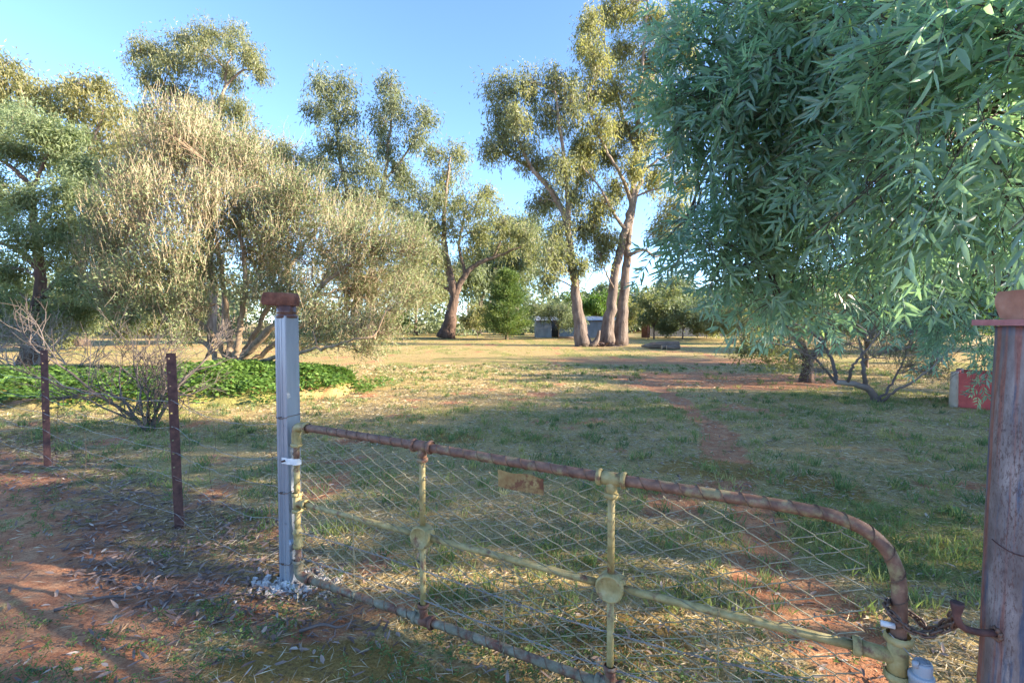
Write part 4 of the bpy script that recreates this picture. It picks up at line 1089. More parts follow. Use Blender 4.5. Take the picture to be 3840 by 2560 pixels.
# golden gum at the left
b = at(300, 1275, 33); b[2] = 0
F_l = [(lp(33, [(300, 1295), (290, 950), (250, 720), (240, 560), (280, 420), (300, 340)]), .4, .05, 0, 1),
       (lp(33, [(250, 720), (330, 580), (380, 450), (400, 370)]), .18, .03, .6, 1),
       (lp(33, [(250, 640), (170, 520), (110, 400), (60, 300)]), .18, .03, .8, 1)]
F_c = cl(33, [(200, 335, 52, 34), (300, 325, 62, 42), (380, 335, 60, 42), (250, 425, 70, 42), (350, 415, 70, 42), (430, 425, 50, 50), (150, 375, 40, 35), (330, 515, 60, 50), (400, 555, 50, 50), (280, 600, 50, 45), (470, 520, 45, 55),
              (360, 650, 55, 55), (440, 700, 55, 55), (200, 540, 55, 45), (100, 330, 50, 40), (30, 250, 60, 45), (10, 350, 60, 55), (100, 425, 55, 45), (-60, 300, 60, 60), (480, 640, 40, 40)], 1.8)
plant_tree('gum_tree', 'golden-leaved gum behind the feathery tree at the far left', 'tree', b, F_l, F_c, dict(GUM, subs=22), 'gum_bark', 'gum_leaf_gold', 'gums at the back of the paddock')

# feathery green tree at the left edge
b = at(110, 1385, 18.5); b[2] = float(ground_z(b[0], b[1]))
G_l = [(lp(18.5, [(105, 1385), (125, 1240), (150, 1100), (145, 960), (128, 840), (118, 720), (60, 640), (0, 600)]), .27, .05, 0, .3),
       (lp(18.5, [(135, 1160), (190, 1080, -.5), (260, 1010, -1), (330, 970, -1)]), .12, .03, 0, .4),
       (lp(18.5, [(130, 860), (200, 790, .5), (270, 760, .5), (330, 700, .5)]), .10, .03, .1, .4),
       (lp(18.5, [(148, 1010), (70, 940), (-30, 900), (-100, 860)]), .12, .03, .1, .4),
       (lp(18.5, [(118, 720), (170, 600), (200, 500)]), .09, .02, .2, .5)]
G_c = cl(18.5, [(60, 430, 80, 45), (-20, 490, 70, 70), (160, 470, 90, 50), (255, 515, 60, 45), (60, 560, 90, 50), (200, 595, 90, 60), (310, 620, 60, 50), (330, 720, 60, 50), (230, 715, 70, 45), (100, 735, 70, 45), (0, 700, 70, 70),
                (370, 815, 60, 50), (280, 845, 80, 50), (190, 880, 50, 50), (60, 875, 80, 60), (330, 945, 70, 50), (400, 895, 50, 50), (230, 980, 50, 45), (40, 1015, 60, 50), (280, 1055, 60, 45), (-60, 950, 70, 70), (60, 1110, 50, 40), (0, 800, 60, 50), (250, 1150, 55, 40), (350, 1130, 50, 40), (-20, 1130, 60, 50), (180, 1190, 45, 35), (20, 1230, 50, 35), (430, 1010, 45, 45), (420, 1120, 45, 40), (470, 1180, 40, 35), (300, 1200, 45, 35)], 1.5)
plant_tree('feathery_tree', 'feathery green tree with a crooked dark trunk at the left edge', 'tree', b, G_l, G_c,
           dict(subs=40, leaves=68, sig=.18, L=.19, W=.038, grow=1.3, hang=.10, down=.45, spread=.6, out=.4, twig=.010, br=.02), 'dark_bark', 'feather_leaf')

# ------------------------------------------------------------------ big tangled shrub
def tangle(root, d, stems, items, twig_n, twig_len, leaf_n, dd, wood_r=.012, leafL=.075, leafW=.022, tw=.0075):
    o = np.asarray(root); wood = MB(); twg = MB(); leaf = MB(); S = []
    for li in stems:
        pts, r0, r1 = li; n = 6 * len(pts); p = smooth_path(pts, n, .10)
        wood.tube(p - o, np.linspace(r0, r1, n), 8, np.linspace(.2, .8, n)); S.append(p)
    S = np.concatenate(S); k = d / FPX
    for it in items:
        px, py, rx, ry = it[:4]; tan = .8 * it[4]
        c = at(px, py, d + rng.uniform(-dd, dd)); rad = np.array([rx * k * 1.12, (rx + ry) * .6 * k, ry * k * 1.3])
        dv = S - c; cost = np.linalg.norm(dv, axis=1) + 1.0 * np.clip(dv[:, 2], 0, None)
        s = S[int(np.argmin(cost))]; ln = np.linalg.norm(c - s)
        bp = smooth_path([s, s + (c - s) * .5 + rng.normal(0, .08 * ln, 3) + (0, 0, .06 * ln), c], 8, .25)
        wood.tube(bp - o, np.linspace(.010 + wood_r * min(ln, 2), .006, 8), 5, .7, cap=False)
        # branchlets fan away from the middle of the shrub
        nb = 26; e = c + ball(nb) * rad; st = bp[rng.integers(3, 8, nb)]; md = (st + e) / 2 + rng.normal(0, .1, (nb, 3)) * rad
        wood.segs(st - o, md - o, .009, .007, .8); wood.segs(md - o, e - o, .007, .004, .9)
        n = int(twig_n * (rx * ry / 8000) ** .7)
        A = c + ball(n) * rad * 1.1; out = unit(A - S[0] - np.array([0, 0, .3]))
        D = unit(out * .8 + rng.normal(size=(n, 3)) * .6 + np.array([0, 0, .4])); ln_ = rng.uniform(.4, 1.2, n)[:, None] * twig_len
        B_ = A + D * ln_ * .5; C_ = B_ + unit(D + rng.normal(size=(n, 3)) * .45) * ln_ * .5
        ti = np.clip(rng.normal(.35 + .35 * tan, .16, n), 0, 1)
        twg.segs(A - o, B_ - o, tw, tw * .85, ti, 2); twg.segs(B_ - o, C_ - o, tw * .85, tw * .5, ti, 2)
        m = int(n * leaf_n * (1.15 - tan)); idx = rng.integers(0, n, m); t = rng.random((m, 1))
        P = np.where(t < .5, A[idx] + (B_[idx] - A[idx]) * t * 2, B_[idx] + (C_[idx] - B_[idx]) * (t * 2 - 1))
        leaf.leaves(P - o, D[idx] + rng.normal(size=(m, 3)) * .6, rng.uniform(.6, 1.3, m) * leafL, leafW, np.clip(rng.normal(.5, .2, m) + .2 * tan, 0, 1))
    return wood, twg, leaf

b = at(862, 1392, 15); b[2] = .05
H_s = [(lp(15, [(862, 1392), (845, 1330), (790, 1250, -.5), (700, 1170, -1), (600, 1060, -1.5), (480, 960, -2)]), .11, .025),
       (lp(15, [(868, 1392), (862, 1300), (850, 1180, .4), (830, 1020, .8), (800, 860, 1), (760, 700, 1)]), .12, .025),
       (lp(15, [(872, 1392), (890, 1300, -.3), (905, 1180, -.5), (920, 1040, -.8), (900, 860, -1), (880, 720, -1)]), .12, .025),
       (lp(15, [(880, 1392, -.1), (950, 1300, -.6), (1050, 1200, -1), (1180, 1100, -1.5), (1300, 1000, -1.8), (1420, 930, -2)]), .13, .025),
       (lp(15, [(885, 1392, .2), (980, 1330, .8), (1100, 1240, 1.2), (1240, 1180, 1.6), (1400, 1120, 2)]), .11, .02),
       (lp(15, [(880, 1392, .2), (960, 1240, .8), (1060, 1060, 1.2), (1150, 900, 1.5), (1220, 820, 1.5)]), .10, .02),
       (lp(15, [(858, 1392, .2), (780, 1300, 1), (680, 1230, 1.6), (560, 1150, 2), (450, 1080, 2)]), .10, .02),
       (lp(15, [(885, 1392, -.2), (1000, 1350, -1.2), (1120, 1320, -2), (1260, 1290, -2.4), (1400, 1260, -2.6)]), .08, .02),
       (lp(15, [(600, 1060, -1.5), (520, 1030, -1.8), (430, 1035, -2), (370, 1080, -2.2)]), .05, .012)]
H_c = [(640, 465, 80, 45, .7), (740, 445, 80, 40, .6), (560, 560, 90, 60, .8), (680, 555, 95, 60, .8), (800, 555, 100, 60, .5), (905, 600, 90, 55, .4), (480, 680, 90, 70, .7), (600, 690, 95, 70, .8), (740, 680, 100, 70, .75), (880, 690, 100, 70, .4),
       (1010, 700, 85, 60, .35), (1120, 730, 75, 50, .3), (440, 800, 90, 65, .6), (560, 810, 100, 65, .8), (700, 810, 100, 65, .85), (840, 820, 100, 65, .5), (980, 810, 100, 65, .4), (1120, 810, 95, 60, .35), (1250, 830, 90, 55, .4), (1370, 800, 70, 40, .3),
       (400, 930, 80, 60, .6), (520, 930, 90, 60, .6), (660, 940, 90, 60, .5), (800, 950, 90, 60, .5), (940, 940, 90, 60, .45), (1080, 930, 90, 60, .5), (1220, 940, 95, 65, .75), (1360, 920, 90, 60, .6), (1480, 890, 75, 50, .35), (1550, 955, 50, 45, .4),
       (390, 1040, 70, 50, .7), (500, 1050, 80, 50, .4), (640, 1060, 80, 50, .3), (780, 1060, 80, 50, .4), (1000, 1050, 80, 50, .5), (1150, 1050, 85, 55, .6), (1290, 1040, 90, 60, .8), (1420, 1040, 80, 55, .75), (1520, 1050, 60, 45, .5),
       (440, 1150, 60, 40, .6), (570, 1160, 60, 40, .3), (720, 1170, 60, 40, .3), (1040, 1160, 60, 40, .5), (1180, 1160, 80, 50, .7), (1310, 1160, 85, 55, .85), (1430, 1150, 75, 50, .8), (1520, 1130, 55, 40, .5),
       (1210, 1260, 75, 45, .6), (1340, 1250, 80, 50, .8), (1440, 1235, 60, 45, .7), (690, 1260, 45, 30, .3), (970, 1270, 55, 30, .4), (1130, 1310, 55, 25, .6), (1380, 1320, 50, 25, .6)]
H_c = H_c + [(q[0] + 62, q[1] + 58, q[2] * .85, q[3] * .85, q[4]) for q in H_c[:40:2]] + [(q[0] - 55, q[1] + 60, q[2] * .8, q[3] * .8, q[4]) for q in H_c[1:40:3]]
shrub = tag(empty('tangled_shrub', b), 'huge tangled tan and green shrub fanning up from many stems', 'shrub')
w, t_, l = tangle(b, 15, H_s, H_c, 620, .66, 5.6, 2.6, .012, .085, .026)
w.build('trunk', M['bush_bark'], shrub); t_.build('twigs', M['twig_tan'], shrub); l.build('crown', M['bush_leaf'], shrub)

# ------------------------------------------------------------------ bare shrub between the pickets
def bare_shrub(base, n_stem, h, spread, r0, seed, depth=4, fork=3, curl=.25, aim=None):
    r_ = np.random.default_rng(seed); mb = MB()
    def rec(p, d, ln, r, lev):
        n = 5; pts = [p]; dd = d
        for i in range(n - 1):
            dd = dd + r_.normal(0, curl * .5, 3); dd = dd / np.linalg.norm(dd); pts.append(pts[-1] + dd * ln / (n - 1))
        mb.tube(np.array(pts), np.linspace(r, r * .62, n), 6 if lev > 2 else 4, r_.uniform(.2, .7), cap=lev == 0)
        if lev == 0: return
        for k in range(fork + (r_.random() < .4)):
            q = pts[r_.integers(1, n)] if k else pts[-1]
            nd_ = dd + r_.normal(0, .55, 3) + np.array([0, 0, .25]); nd_ /= np.linalg.norm(nd_)
            rec(q, nd_, ln * r_.uniform(.55, .85), r * .58, lev - 1)
    for i in range(n_stem):
        a = r_.uniform(0, 2 * math.pi) if aim is None else aim[i]
        d = np.array([math.cos(a) * spread, math.sin(a) * spread * .8, 1.0]); d /= np.linalg.norm(d)
        rec(np.array([.03 * math.cos(a), .03 * math.sin(a), -.05]), d, h * r_.uniform(.42, .6), r0 * r_.uniform(.6, 1), depth)
    return mb
b = at(555, 1612, 7.9); b[2] = float(ground_z(b[0], b[1]))
bs = tag(empty('bare_shrub', b), 'leafless grey shrub with a green sprout at its foot, between the two pickets', 'shrub')
bare_shrub(b, 7, 1.7, .55, .036, 3, 4, 3, aim=(3.0, 2.4, .3, .9, 1.7, 2.8, 5.0)).build('branches', M['twig_dark'], bs)
mb = MB(); n = 420; P = np.array([.06, 0, .28]) + rng.normal(size=(n, 3)) * (.13, .13, .26) + (0, 0, .12); P[:, 2] = np.abs(P[:, 2])
mb.leaves(P, rng.normal(size=(n, 3)) + (0, 0, .2), rng.uniform(.03, .06, n), .02, rng.uniform(.1, .5, n)); kind(mb.build('sprout', M['bright_leaf'], bs), 'stuff')
# dead brush under the feathery tree
b = at(40, 1370, 15.5); b[2] = 0
db = tag(empty('dead_brush', b), 'pale dead brush heaped under the feathery tree at the left edge', 'shrub')
mbx = MB()
for q in range(4):
    m_ = bare_shrub(b, 6, 2.3, .9, .026, 30 + q, 3, 3, .45)
    for v, c in zip(m_.v, m_.c): pass
    sh = np.array([(-.9, -.1, .8, 1.5)[q], (0, .8, -.3, .6)[q], 0])
    m_.v = [v + sh for v in m_.v]
    mbx.v += m_.v; mbx.c += [np.clip(c + .35, 0, 1) for c in m_.c]; mbx.q += [x + mbx.n for x in m_.q]; mbx.t += [x + mbx.n for x in m_.t]; mbx.n += m_.n
mbx.build('branches', M['twig_grey'], db)

# ------------------------------------------------------------------ pine by the shed
b = at(1900, 1271, 50); b[2] = 0
k = 50 / FPX; mbw = MB(); mbl = MB()
Hh = 6.9; mbw.tube(smooth_path([(0, 0, -.1), (.05, 0, 1.5), (.15, 0, 4), (.2, 0, Hh)], 14), np.linspace(.20, .03, 14), 8, .1)
for i in range(190):
    z = rng.uniform(.35, Hh); rr_ = (2.75 * (1 - z / Hh) ** .62 + .25) * rng.uniform(.72, 1.12); a = rng.uniform(0, 2 * math.pi)
    e = np.array([rr_ * math.cos(a), rr_ * math.sin(a), z + .25 * rr_]); s = np.array([.1 * z / Hh, 0, max(z - .1 * rr_, .2)])
    mbw.segs([s], [e], .03, .008, .1)
    n = 150; t = rng.random((n, 1)) ** .6; P = s + (e - s) * t + rng.normal(size=(n, 3)) * (.26, .26, .17)
    D = (e - s) / rr_ + rng.normal(size=(n, 3)) * .6 + (0, 0, .55)
    mbl.leaves(P, D, rng.uniform(.2, .36, n), .055, np.clip(rng.normal(.45, .2) + rng.normal(0, .12, n), 0, 1))
pine = tag(empty('pine_tree', b), 'dense dark green pine left of the iron shed', 'tree'); mbw.build('trunk', M['dark_bark'], pine); mbl.build('crown', M['pine_leaf'], pine)

# ------------------------------------------------------------------ foreground ash tree hanging in from the right
ASH_ROOT = np.array([6.2, 5.2, 0.0])
ash = tag(empty('ash_tree', ASH_ROOT), 'big overhanging tree with long narrow blue-green leaflets filling the upper right', 'tree')
wood = MB(); leaf = MB(); o = ASH_ROOT
A_items = [(3790, 130, 1.55, .34), (3620, 60, 1.75, .34), (3790, 430, 1.6, .30), (3570, 330, 1.85, .34), (3660, 560, 1.85, .30), (3810, 680, 1.95, .30), (3420, 190, 2.05, .38), (3370, 440, 2.15, .34), (3480, 640, 2.25, .30),
           (3260, 40, 2.25, .40), (3110, 240, 2.45, .40), (3160, 470, 2.45, .34), (3010, 50, 2.55, .40), (2910, 240, 2.65, .40), (2960, 440, 2.7, .34), (2820, 70, 2.85, .40), (2770, 260, 2.9, .34), (2700, 40, 3.0, .34), (2640, 130, 2.95, .24),
           (2560, 220, 2.85, .17), (2530, 300, 2.8, .15), (2610, 370, 2.85, .18), (2510, 400, 2.75, .13), (2450, 345, 2.7, .10), (2560, 455, 2.8, .12), (2720, 520, 2.95, .24), (2700, 660, 3.05, .22), (2810, 580, 3.05, .30), (2910, 640, 2.95, .30), (3060, 640, 2.85, .30),
           (3210, 690, 2.75, .30), (3310, 800, 2.75, .25), (2620, 850, 3.05, .16), (2550, 815, 3.0, .12), (2720, 830, 3.25, .28), (2770, 950, 3.35, .24), (2860, 790, 3.25, .30), (2910, 940, 3.45, .30), (3010, 820, 3.25, .30), (3060, 980, 3.65, .30),
           (3160, 890, 3.45, .30), (2690, 980, 3.3, .18), (2720, 1080, 3.4, .15), (2830, 1060, 3.65, .24), (2960, 1090, 3.95, .28), (3080, 1130, 4.25, .32), (3200, 1060, 4.25, .34), (3270, 1160, 4.65, .28), (3610, 820, 3.0, .34), (3760, 880, 3.0, .34),
           (3720, 1000, 3.5, .30), (3400, 860, 3.3, .3), (3500, 780, 3.0, .28), (3300, 980, 4.5, .5), (3450, 1030, 5.0, .55), (3610, 1130, 5.0, .45), (3720, 1230, 5.5, .45), (3560, 1230, 5.5, .45), (3640, 1340, 6.0, .36), (3690, 1410, 6.0, .26), (3390, 1130, 5.0, .4), (3480, 1180, 5.6, .4), (2900, 60, 4.0, .4), (3150, 150, 4.2, .5), (3350, 300, 4.2, .5)] + [(x_, y_, 2.9, .05) for x_, y_ in ((2570, 50), (2540, 150), (2500, 240), (2470, 320), (2440, 370), (2500, 420), (2590, 480), (2640, 580), (2650, 660), (2540, 800), (2500, 840), (2580, 890), (2660, 950), (2640, 1010), (2710, 1080), (2770, 1130), (2860, 1150), (2640, 250), (2600, 330))]
TR = smooth_path([ASH_ROOT, ASH_ROOT + (-.1, -.05, 1.0), ASH_ROOT + (-.3, -.1, 2.2)], 10)
wood.tube(TR - o, np.linspace(.2, .15, 10), 12, .3)
L_ends = [at(2760, 330, 3.1), at(3150, 560, 3.0), at(3560, 420, 2.2), at(2800, 900, 3.6), at(3150, 1000, 4.4), at(3500, 1050, 5.2), at(3000, 100, 3.4), at(3650, 1250, 5.8), at(3400, 250, 3.4), at(3700, 120, 2.2)]
SS = [TR]
for e in L_ends:
    s = TR[-1 - rng.integers(0, 3)]; ln = np.linalg.norm(e - s)
    p = smooth_path([s, s + (e - s) * .35 + (0, 0, .22 * ln * .5), s + (e - s) * .7 + (0, 0, .10 * ln), e], 22, .2)
    wood.tube(p - o, np.linspace(.075, .012, 22), 8, .4, cap=False); SS.append(p[4:])
SS = np.concatenate(SS)
for (px, py, d, r) in A_items:
    px = px + (190 * float(sstep(3150, 2650, px)) if r > .06 else 70); py = py - 40 * float(sstep(800, 1000, py))
    c = at(px, py, d); dv = SS - c; i = int(np.argmin(np.linalg.norm(dv, axis=1) + .3 * np.clip(-dv[:, 2], 0, None))); s = SS[i]
    bp = smooth_path([s, (s + c) / 2 + (0, 0, .08) + rng.normal(0, .04, 3), c], 10, .12)
    wood.tube(bp - o, np.linspace(.013, .005, 10), 5, .5, cap=False)
    thin = .36 if (py > 800 and d > 3.3) else (.8 if py > 700 else 1.0)
    nsh = max(3, int(np.clip(4 + 95 * r * r, 4, 30) * thin))
    st = c + ball(nsh) * r * np.array([.8, .8, .75])
    away = unit(c - s + 1e-6)
    sd = unit(away * .45 + unit(st - c) * .45 + rng.normal(size=(nsh, 3)) * .5 + np.array([-.22, -.18, -.12]))
    sl = rng.uniform(.16, .32, nsh)
    root_pt = bp[rng.integers(5, 10, nsh)]
    wood.segs(root_pt - o, st - o, .0045, .0034, .5, 4)
    def shoot(t): return st + sd * (sl * t)[:, None] - np.array([0, 0, 1.0]) * (sl * .30 * t * t)[:, None]
    wood.segs(st - o, shoot(.5) - o, .0034, .0026, .6, 4); wood.segs(shoot(.5) - o, shoot(1.0) - o, .0026, .0014, .7, 4)
    for q in range(int(8 * (1.4 - thin)) if px > 2950 else 0):                     # bare hanging twigs
        p0 = c + ball(1)[0] * r; p2 = p0 + np.array([rng.normal(-.1, .2), rng.normal(0, .2), -rng.uniform(.1, .45)]); p1 = (p0 + p2) / 2 + rng.normal(0, .06, 3)
        wood.tube(smooth_path([p0, p1, p2], 6) - o, np.linspace(.004, .0015, 6), 4, .5, cap=False)
    stint = np.clip(rng.normal(.42, .17, nsh), 0, 1)
    nodes = [(.12, 0.), (.12, 1.), (.36, .5), (.36, 1.5), (.60, 0.), (.60, 1.), (.82, .5), (.82, 1.5), (1.0, None)]
    fine = d < 3.35
    e1 = unit(np.cross(sd, rng.normal(size=(nsh, 3)))); e2 = np.cross(sd, e1)
    for (t, ph) in nodes:
        T = shoot(t)
        if ph is None: out = sd + rng.normal(size=(nsh, 3)) * .2
        else:
            a_ = ph * math.pi
            out = sd * .55 + (e1 * math.cos(a_) + e2 * math.sin(a_)) * .85 + rng.normal(size=(nsh, 3)) * .25
        out = unit(out + np.array([0, 0, -.22]))
        keep = rng.random(nsh) > .12
        T, out_, ti0 = T[keep], out[keep], stint[keep]; N = len(T)
        if N == 0: continue
        nrm = unit(rng.normal(size=(N, 3)) * .75 + np.array([0, -.15, .8])); side = unit(np.cross(out_, nrm)); upv = np.cross(side, out_)
        rl = rng.uniform(.09, .17, N)
        def rach(u): return T + out_ * (rl * u)[:, None] - np.array([0, 0, 1.0]) * (rl * .28 * u * u)[:, None]
        wood.segs(T - o, rach(1.0) - o, .0012, .0008, .95, 2 if not fine else 3)
        for (u, sg) in ((.42, -1), (.42, 1), (.70, -1), (.70, 1), (.95, -1), (.95, 1), (1.0, 0)):
            P = rach(u)
            D = out_ * (.7 if sg else 1) + side * sg * rng.uniform(.5, 1.0, (N, 1)) + rng.normal(size=(N, 3)) * .16 - np.array([0, 0, .16])
            nn = unit(upv + side * (-sg) * .3 + rng.normal(size=(N, 3)) * .35)
            ll = rng.uniform(.055, .105, N) * (1.08 if sg == 0 else 1) * (1.12 if not fine else 1)
            ti = np.clip(ti0 + rng.normal(0, .12, N), 0, 1)
            if fine: leaf.leaflets(P - o, D, ll, ll * rng.uniform(.15, .20, N), nn, ti, droop=rng.normal(.12, .12, N), fold=.22)
            else: leaf.leaves(P - o, D, ll, ll * .21, ti, Nrm=nn, bend=.06)
wood.build('trunk', M['ash_bark'], ash); leaf.build('crown', M['ash_leaf'], ash)

# ------------------------------------------------------------------ pruned low shrub on the right
b = at(3290, 1512, 10.5); b[2] = float(ground_z(b[0], b[1]))
J_s = [(lp(10.5, [(3290, 1514), (3268, 1470), (3240, 1450), (3190, 1438), (3135, 1432)]), .085, .05), (lp(10.5, [(3135, 1432), (3130, 1390, .2), (3105, 1320, .4), (3060, 1260, .4), (2980, 1215, .5), (2900, 1180, .5)]), .045, .012),
       (lp(10.5, [(3245, 1450), (3238, 1380), (3230, 1310, .4), (3210, 1240, .6)]), .05, .015), (lp(10.5, [(3298, 1514), (3350, 1470, -.3), (3440, 1420, -.6), (3530, 1345, -.9)]), .035, .012),
       (lp(10.5, [(3135, 1432), (3060, 1350), (2960, 1300), (2840, 1270)]), .03, .008), (lp(10.5, [(3180, 1436), (3200, 1370, -.3), (3260, 1300, -.5), (3300, 1240, -.6)]), .035, .01), (lp(10.5, [(3300, 1500), (3340, 1440, .5), (3390, 1350, .8), (3420, 1270, 1)]), .03, .01)]
J_c = [(3420, 1370, 80, 50, .2), (3340, 1310, 80, 50, .2), (3480, 1300, 60, 50, .2), (3250, 1250, 70, 45, .3), (3400, 1240, 70, 45, .2), (3500, 1400, 40, 30, .2), (3060, 1320, 60, 40, .8), (2980, 1270, 60, 40, .6), (3150, 1290, 60, 40, .5), (3060, 1390, 50, 30, .9), (3130, 1210, 60, 40, .4)]
sh2 = tag(empty('pruned_shrub', b), 'low shrub with a crooked pruned trunk in front of the red box', 'shrub')
w, t_, l = tangle(b, 10.5, J_s, J_c, 420, .5, 4.0, .6, .008, .055, .014, .0035)
w.build('trunk', M['twig_grey'], sh2); t_.build('twigs', M['twig_grey'], sh2); l.build('crown', M['olive_leaf'], sh2)

# stump-trunked olive tree behind it
b = at(3025, 1432, 14.3); b[2] = 0
K_l = [(lp(14.3, [(3025, 1436), (3028, 1390), (3022, 1340), (2990, 1270), (2930, 1210)]), .21, .06, 0, 0), (lp(14.3, [(3026, 1370), (3080, 1290), (3120, 1200), (3150, 1120)]), .12, .04, 0, .2), (lp(14.3, [(3022, 1345), (2960, 1330), (2880, 1310), (2800, 1300)]), .07, .02, 0, .3)]
K_c = cl(14.3, [(2850, 1190, 70, 45), (2950, 1170, 70, 50), (2830, 1280, 55, 45), (2920, 1285, 60, 40), (3020, 1220, 60, 45), (2870, 1345, 50, 28), (2975, 1350, 50, 30), (3100, 1170, 70, 55), (2770, 1225, 40, 45), (3190, 1110, 70, 55), (3080, 1060, 70, 60), (2950, 1090, 60, 50), (2790, 1310, 40, 40)], 1.2)
plant_tree('olive_tree', 'small yellow-olive tree with a thick dark stump-like trunk', 'tree', b, K_l, K_c, dict(subs=34, leaves=50, sig=.14, L=.10, W=.032, hang=.03, down=.1, spread=.8, out=.4, twig=.008, br=.02, flare=.2), 'dark_bark', 'olive_leaf')

# rest of the ash crown, above and to the right of the frame: same tree, closes it off and throws the dappled shade
wood = MB(); leaf = MB()
for i in range(50):
    c = ASH_ROOT + ball(1)[0] * (3.4, 3.2, 1.9) + (-.3, .2, 4.3)
    if c[0] < 5.6 or c[1] < 3.4: continue
    if abs(c[0]) < c[1] * 1.10 and c[2] < EYE + .72 * c[1]: continue
    if c[1] < .6 or np.linalg.norm(c - np.array([0, 0, EYE])) < 1.9: continue
    s = TR[-1]; bp = smooth_path([s, (s + c) / 2 + (0, 0, .3), c], 8, .2); wood.tube(bp - ASH_ROOT, np.linspace(.05, .008, 8), 5, .4, cap=False)
    n = 330; P = c + ball(n) * .62; leaf.leaves(P - ASH_ROOT, rng.normal(size=(n, 3)) + (0, 0, -.6), rng.uniform(.09, .17, n), .045, rng.uniform(.2, .6, n))
wood.build('upper_limbs', M['ash_bark'], ash); leaf.build('upper_crown', M['ash_leaf'], ash)

# ------------------------------------------------------------------ generic round-headed trees
def auto_tree(h, spread, seed, lean=0.0, trunk_frac=.3, n_limb=6, per=4, r0=None, clear=.25, rs=.34):
    r_ = np.random.default_rng(seed); r0 = r0 or h * .022
    tf = h * trunk_frac; top = np.array([lean, 0, h * .78])
    limbs = [([np.array([0, 0, -.15]), np.array([lean * .1, 0, tf * .5]), np.array([lean * .3, .05, tf]), top], r0, r0 * .2, 0, .8)]
    cls = []
    for i in range(n_limb):
        a = i * 2.4 + r_.uniform(-.3, .3); z0 = tf * r_.uniform(.75, 1.4); e = np.array([math.cos(a) * spread * r_.uniform(.5, .85), math.sin(a) * spread * r_.uniform(.5, .85), h * r_.uniform(.5, .88)])
        s = np.array([lean * .3 * z0 / tf, 0, z0]); limbs.append(([s, s + (e - s) * .5 + (0, 0, .08 * h), e], r0 * .45, r0 * .08, .2, .9))
        for k in range(per):
            c = s + (e - s) * r_.uniform(.55, 1.15) + r_.normal(0, .13, 3) * spread
            if c[2] < h * clear: c[2] = h * clear + r_.uniform(0, .1) * h
            q = spread * rs * r_.uniform(.7, 1.25); cls.append((c, (q, q, q * .75), r_.uniform(-.08, .08)))
    for k in range(per):
        c = top + r_.normal(0, .12, 3) * spread; q = spread * rs * r_.uniform(.7, 1.1); cls.append((c, (q, q, q * .8), 0))
    return limbs, cls

def put_auto(name, label, cat, xy, h, spread, seed, spec, bark, leafm, group=None, **kw):
    b = np.array([xy[0], xy[1], float(ground_z(xy[0], xy[1]))])
    li, cs = auto_tree(h, spread, seed, **kw)
    li = [([np.asarray(p, float) + b for p in l[0]], *l[1:]) for l in li]; cs = [(c + b, r, t) for c, r, t in cs]
    return plant_tree(name, label, cat, b, li, cs, spec, bark, leafm, group)

SM = dict(subs=12, leaves=32, sig=.26, L=.29, W=.10, hang=.05, down=.3, spread=.7, out=.3, twig=.015, br=.02, flare=.2)
def gxy(px, py, d): p = at(px, py, d); return (p[0], p[1])
put_auto('small_tree', 'pale feathery small tree in front of the shed wall', 'tree', gxy(2095, 1262, 52), 4.2, 2.6, 1, dict(SM, L=.28, W=.06, down=.6), 'gum_bark', 'pale_leaf', 'small trees by the shed', trunk_frac=.28, clear=.35)
put_auto('small_tree', 'small round tree with short dark trunk, right of the rusty panel', 'tree', gxy(2452, 1269, 53), 4.9, 2.0, 2, SM, 'dark_bark', 'olive_leaf', 'small trees by the shed', trunk_frac=.3, clear=.3)
put_auto('small_tree', 'small spiky-topped tree nearest the paling fence', 'tree', gxy(2560, 1271, 52), 4.2, 2.1, 3, SM, 'dark_bark', 'pale_leaf', 'small trees by the shed', trunk_frac=.25, clear=.3)
put_auto('small_tree', 'bright green leafy tree above the shed roof', 'tree', gxy(2225, 1240, 68), 5.8, 3.8, 4, dict(SM, L=.34, W=.15), 'dark_bark', 'bright_leaf', 'small trees by the shed', clear=.35)
put_auto('small_tree', 'thin dry brown tree beside the forked gum trunk', 'tree', gxy(2345, 1266, 56), 4.6, 1.6, 5, dict(SM, leaves=22), 'gum_bark', 'gum_leaf_gold', 'small trees by the shed', clear=.3)
put_auto('gum_tree', 'pale distant gum with a tall narrow top above the far tree line', 'tree', gxy(2520, 1236, 95), 10.8, 4.2, 6, dict(SM, subs=7, leaves=50, sig=.5, L=.55, W=.16, twig=.03), 'gum_bark', 'pale_leaf', 'distant gums', trunk_frac=.4, clear=.4)
put_auto('gum_tree', 'distant gum right behind the leaning gum trunk', 'tree', gxy(2255, 1236, 92), 9.5, 4.6, 7, dict(SM, subs=7, leaves=50, sig=.5, L=.55, W=.16, twig=.03), 'gum_bark', 'pale_leaf', 'distant gums', trunk_frac=.4, clear=.35)
put_auto('gum_tree', 'pale gum rising behind the dense green pine', 'tree', gxy(1930, 1250, 74), 21, 6.5, 8, dict(GUM, subs=8, leaves=50, sig=.5, L=.5, W=.13, twig=.035), 'gum_bark', 'pale_leaf', 'distant gums', trunk_frac=.35, clear=.3, rs=.3)
put_auto('gum_tree', 'pale gum behind the right fork of the dark-trunked gum', 'tree', gxy(1800, 1250, 72), 14, 5.5, 9, dict(GUM, subs=8, leaves=50, sig=.5, L=.5, W=.13, twig=.035), 'gum_bark', 'pale_leaf', 'distant gums', trunk_frac=.35, clear=.3, rs=.3)
put_auto('gum_tree', 'bushy gum at the back between dark-trunked gum and tangled shrub', 'tree', gxy(1560, 1250, 66), 12, 6, 10, dict(GUM, subs=8, leaves=50, sig=.5, L=.5, W=.13, twig=.03), 'dark_bark', 'gum_leaf', 'distant gums', trunk_frac=.3, clear=.2, rs=.3)
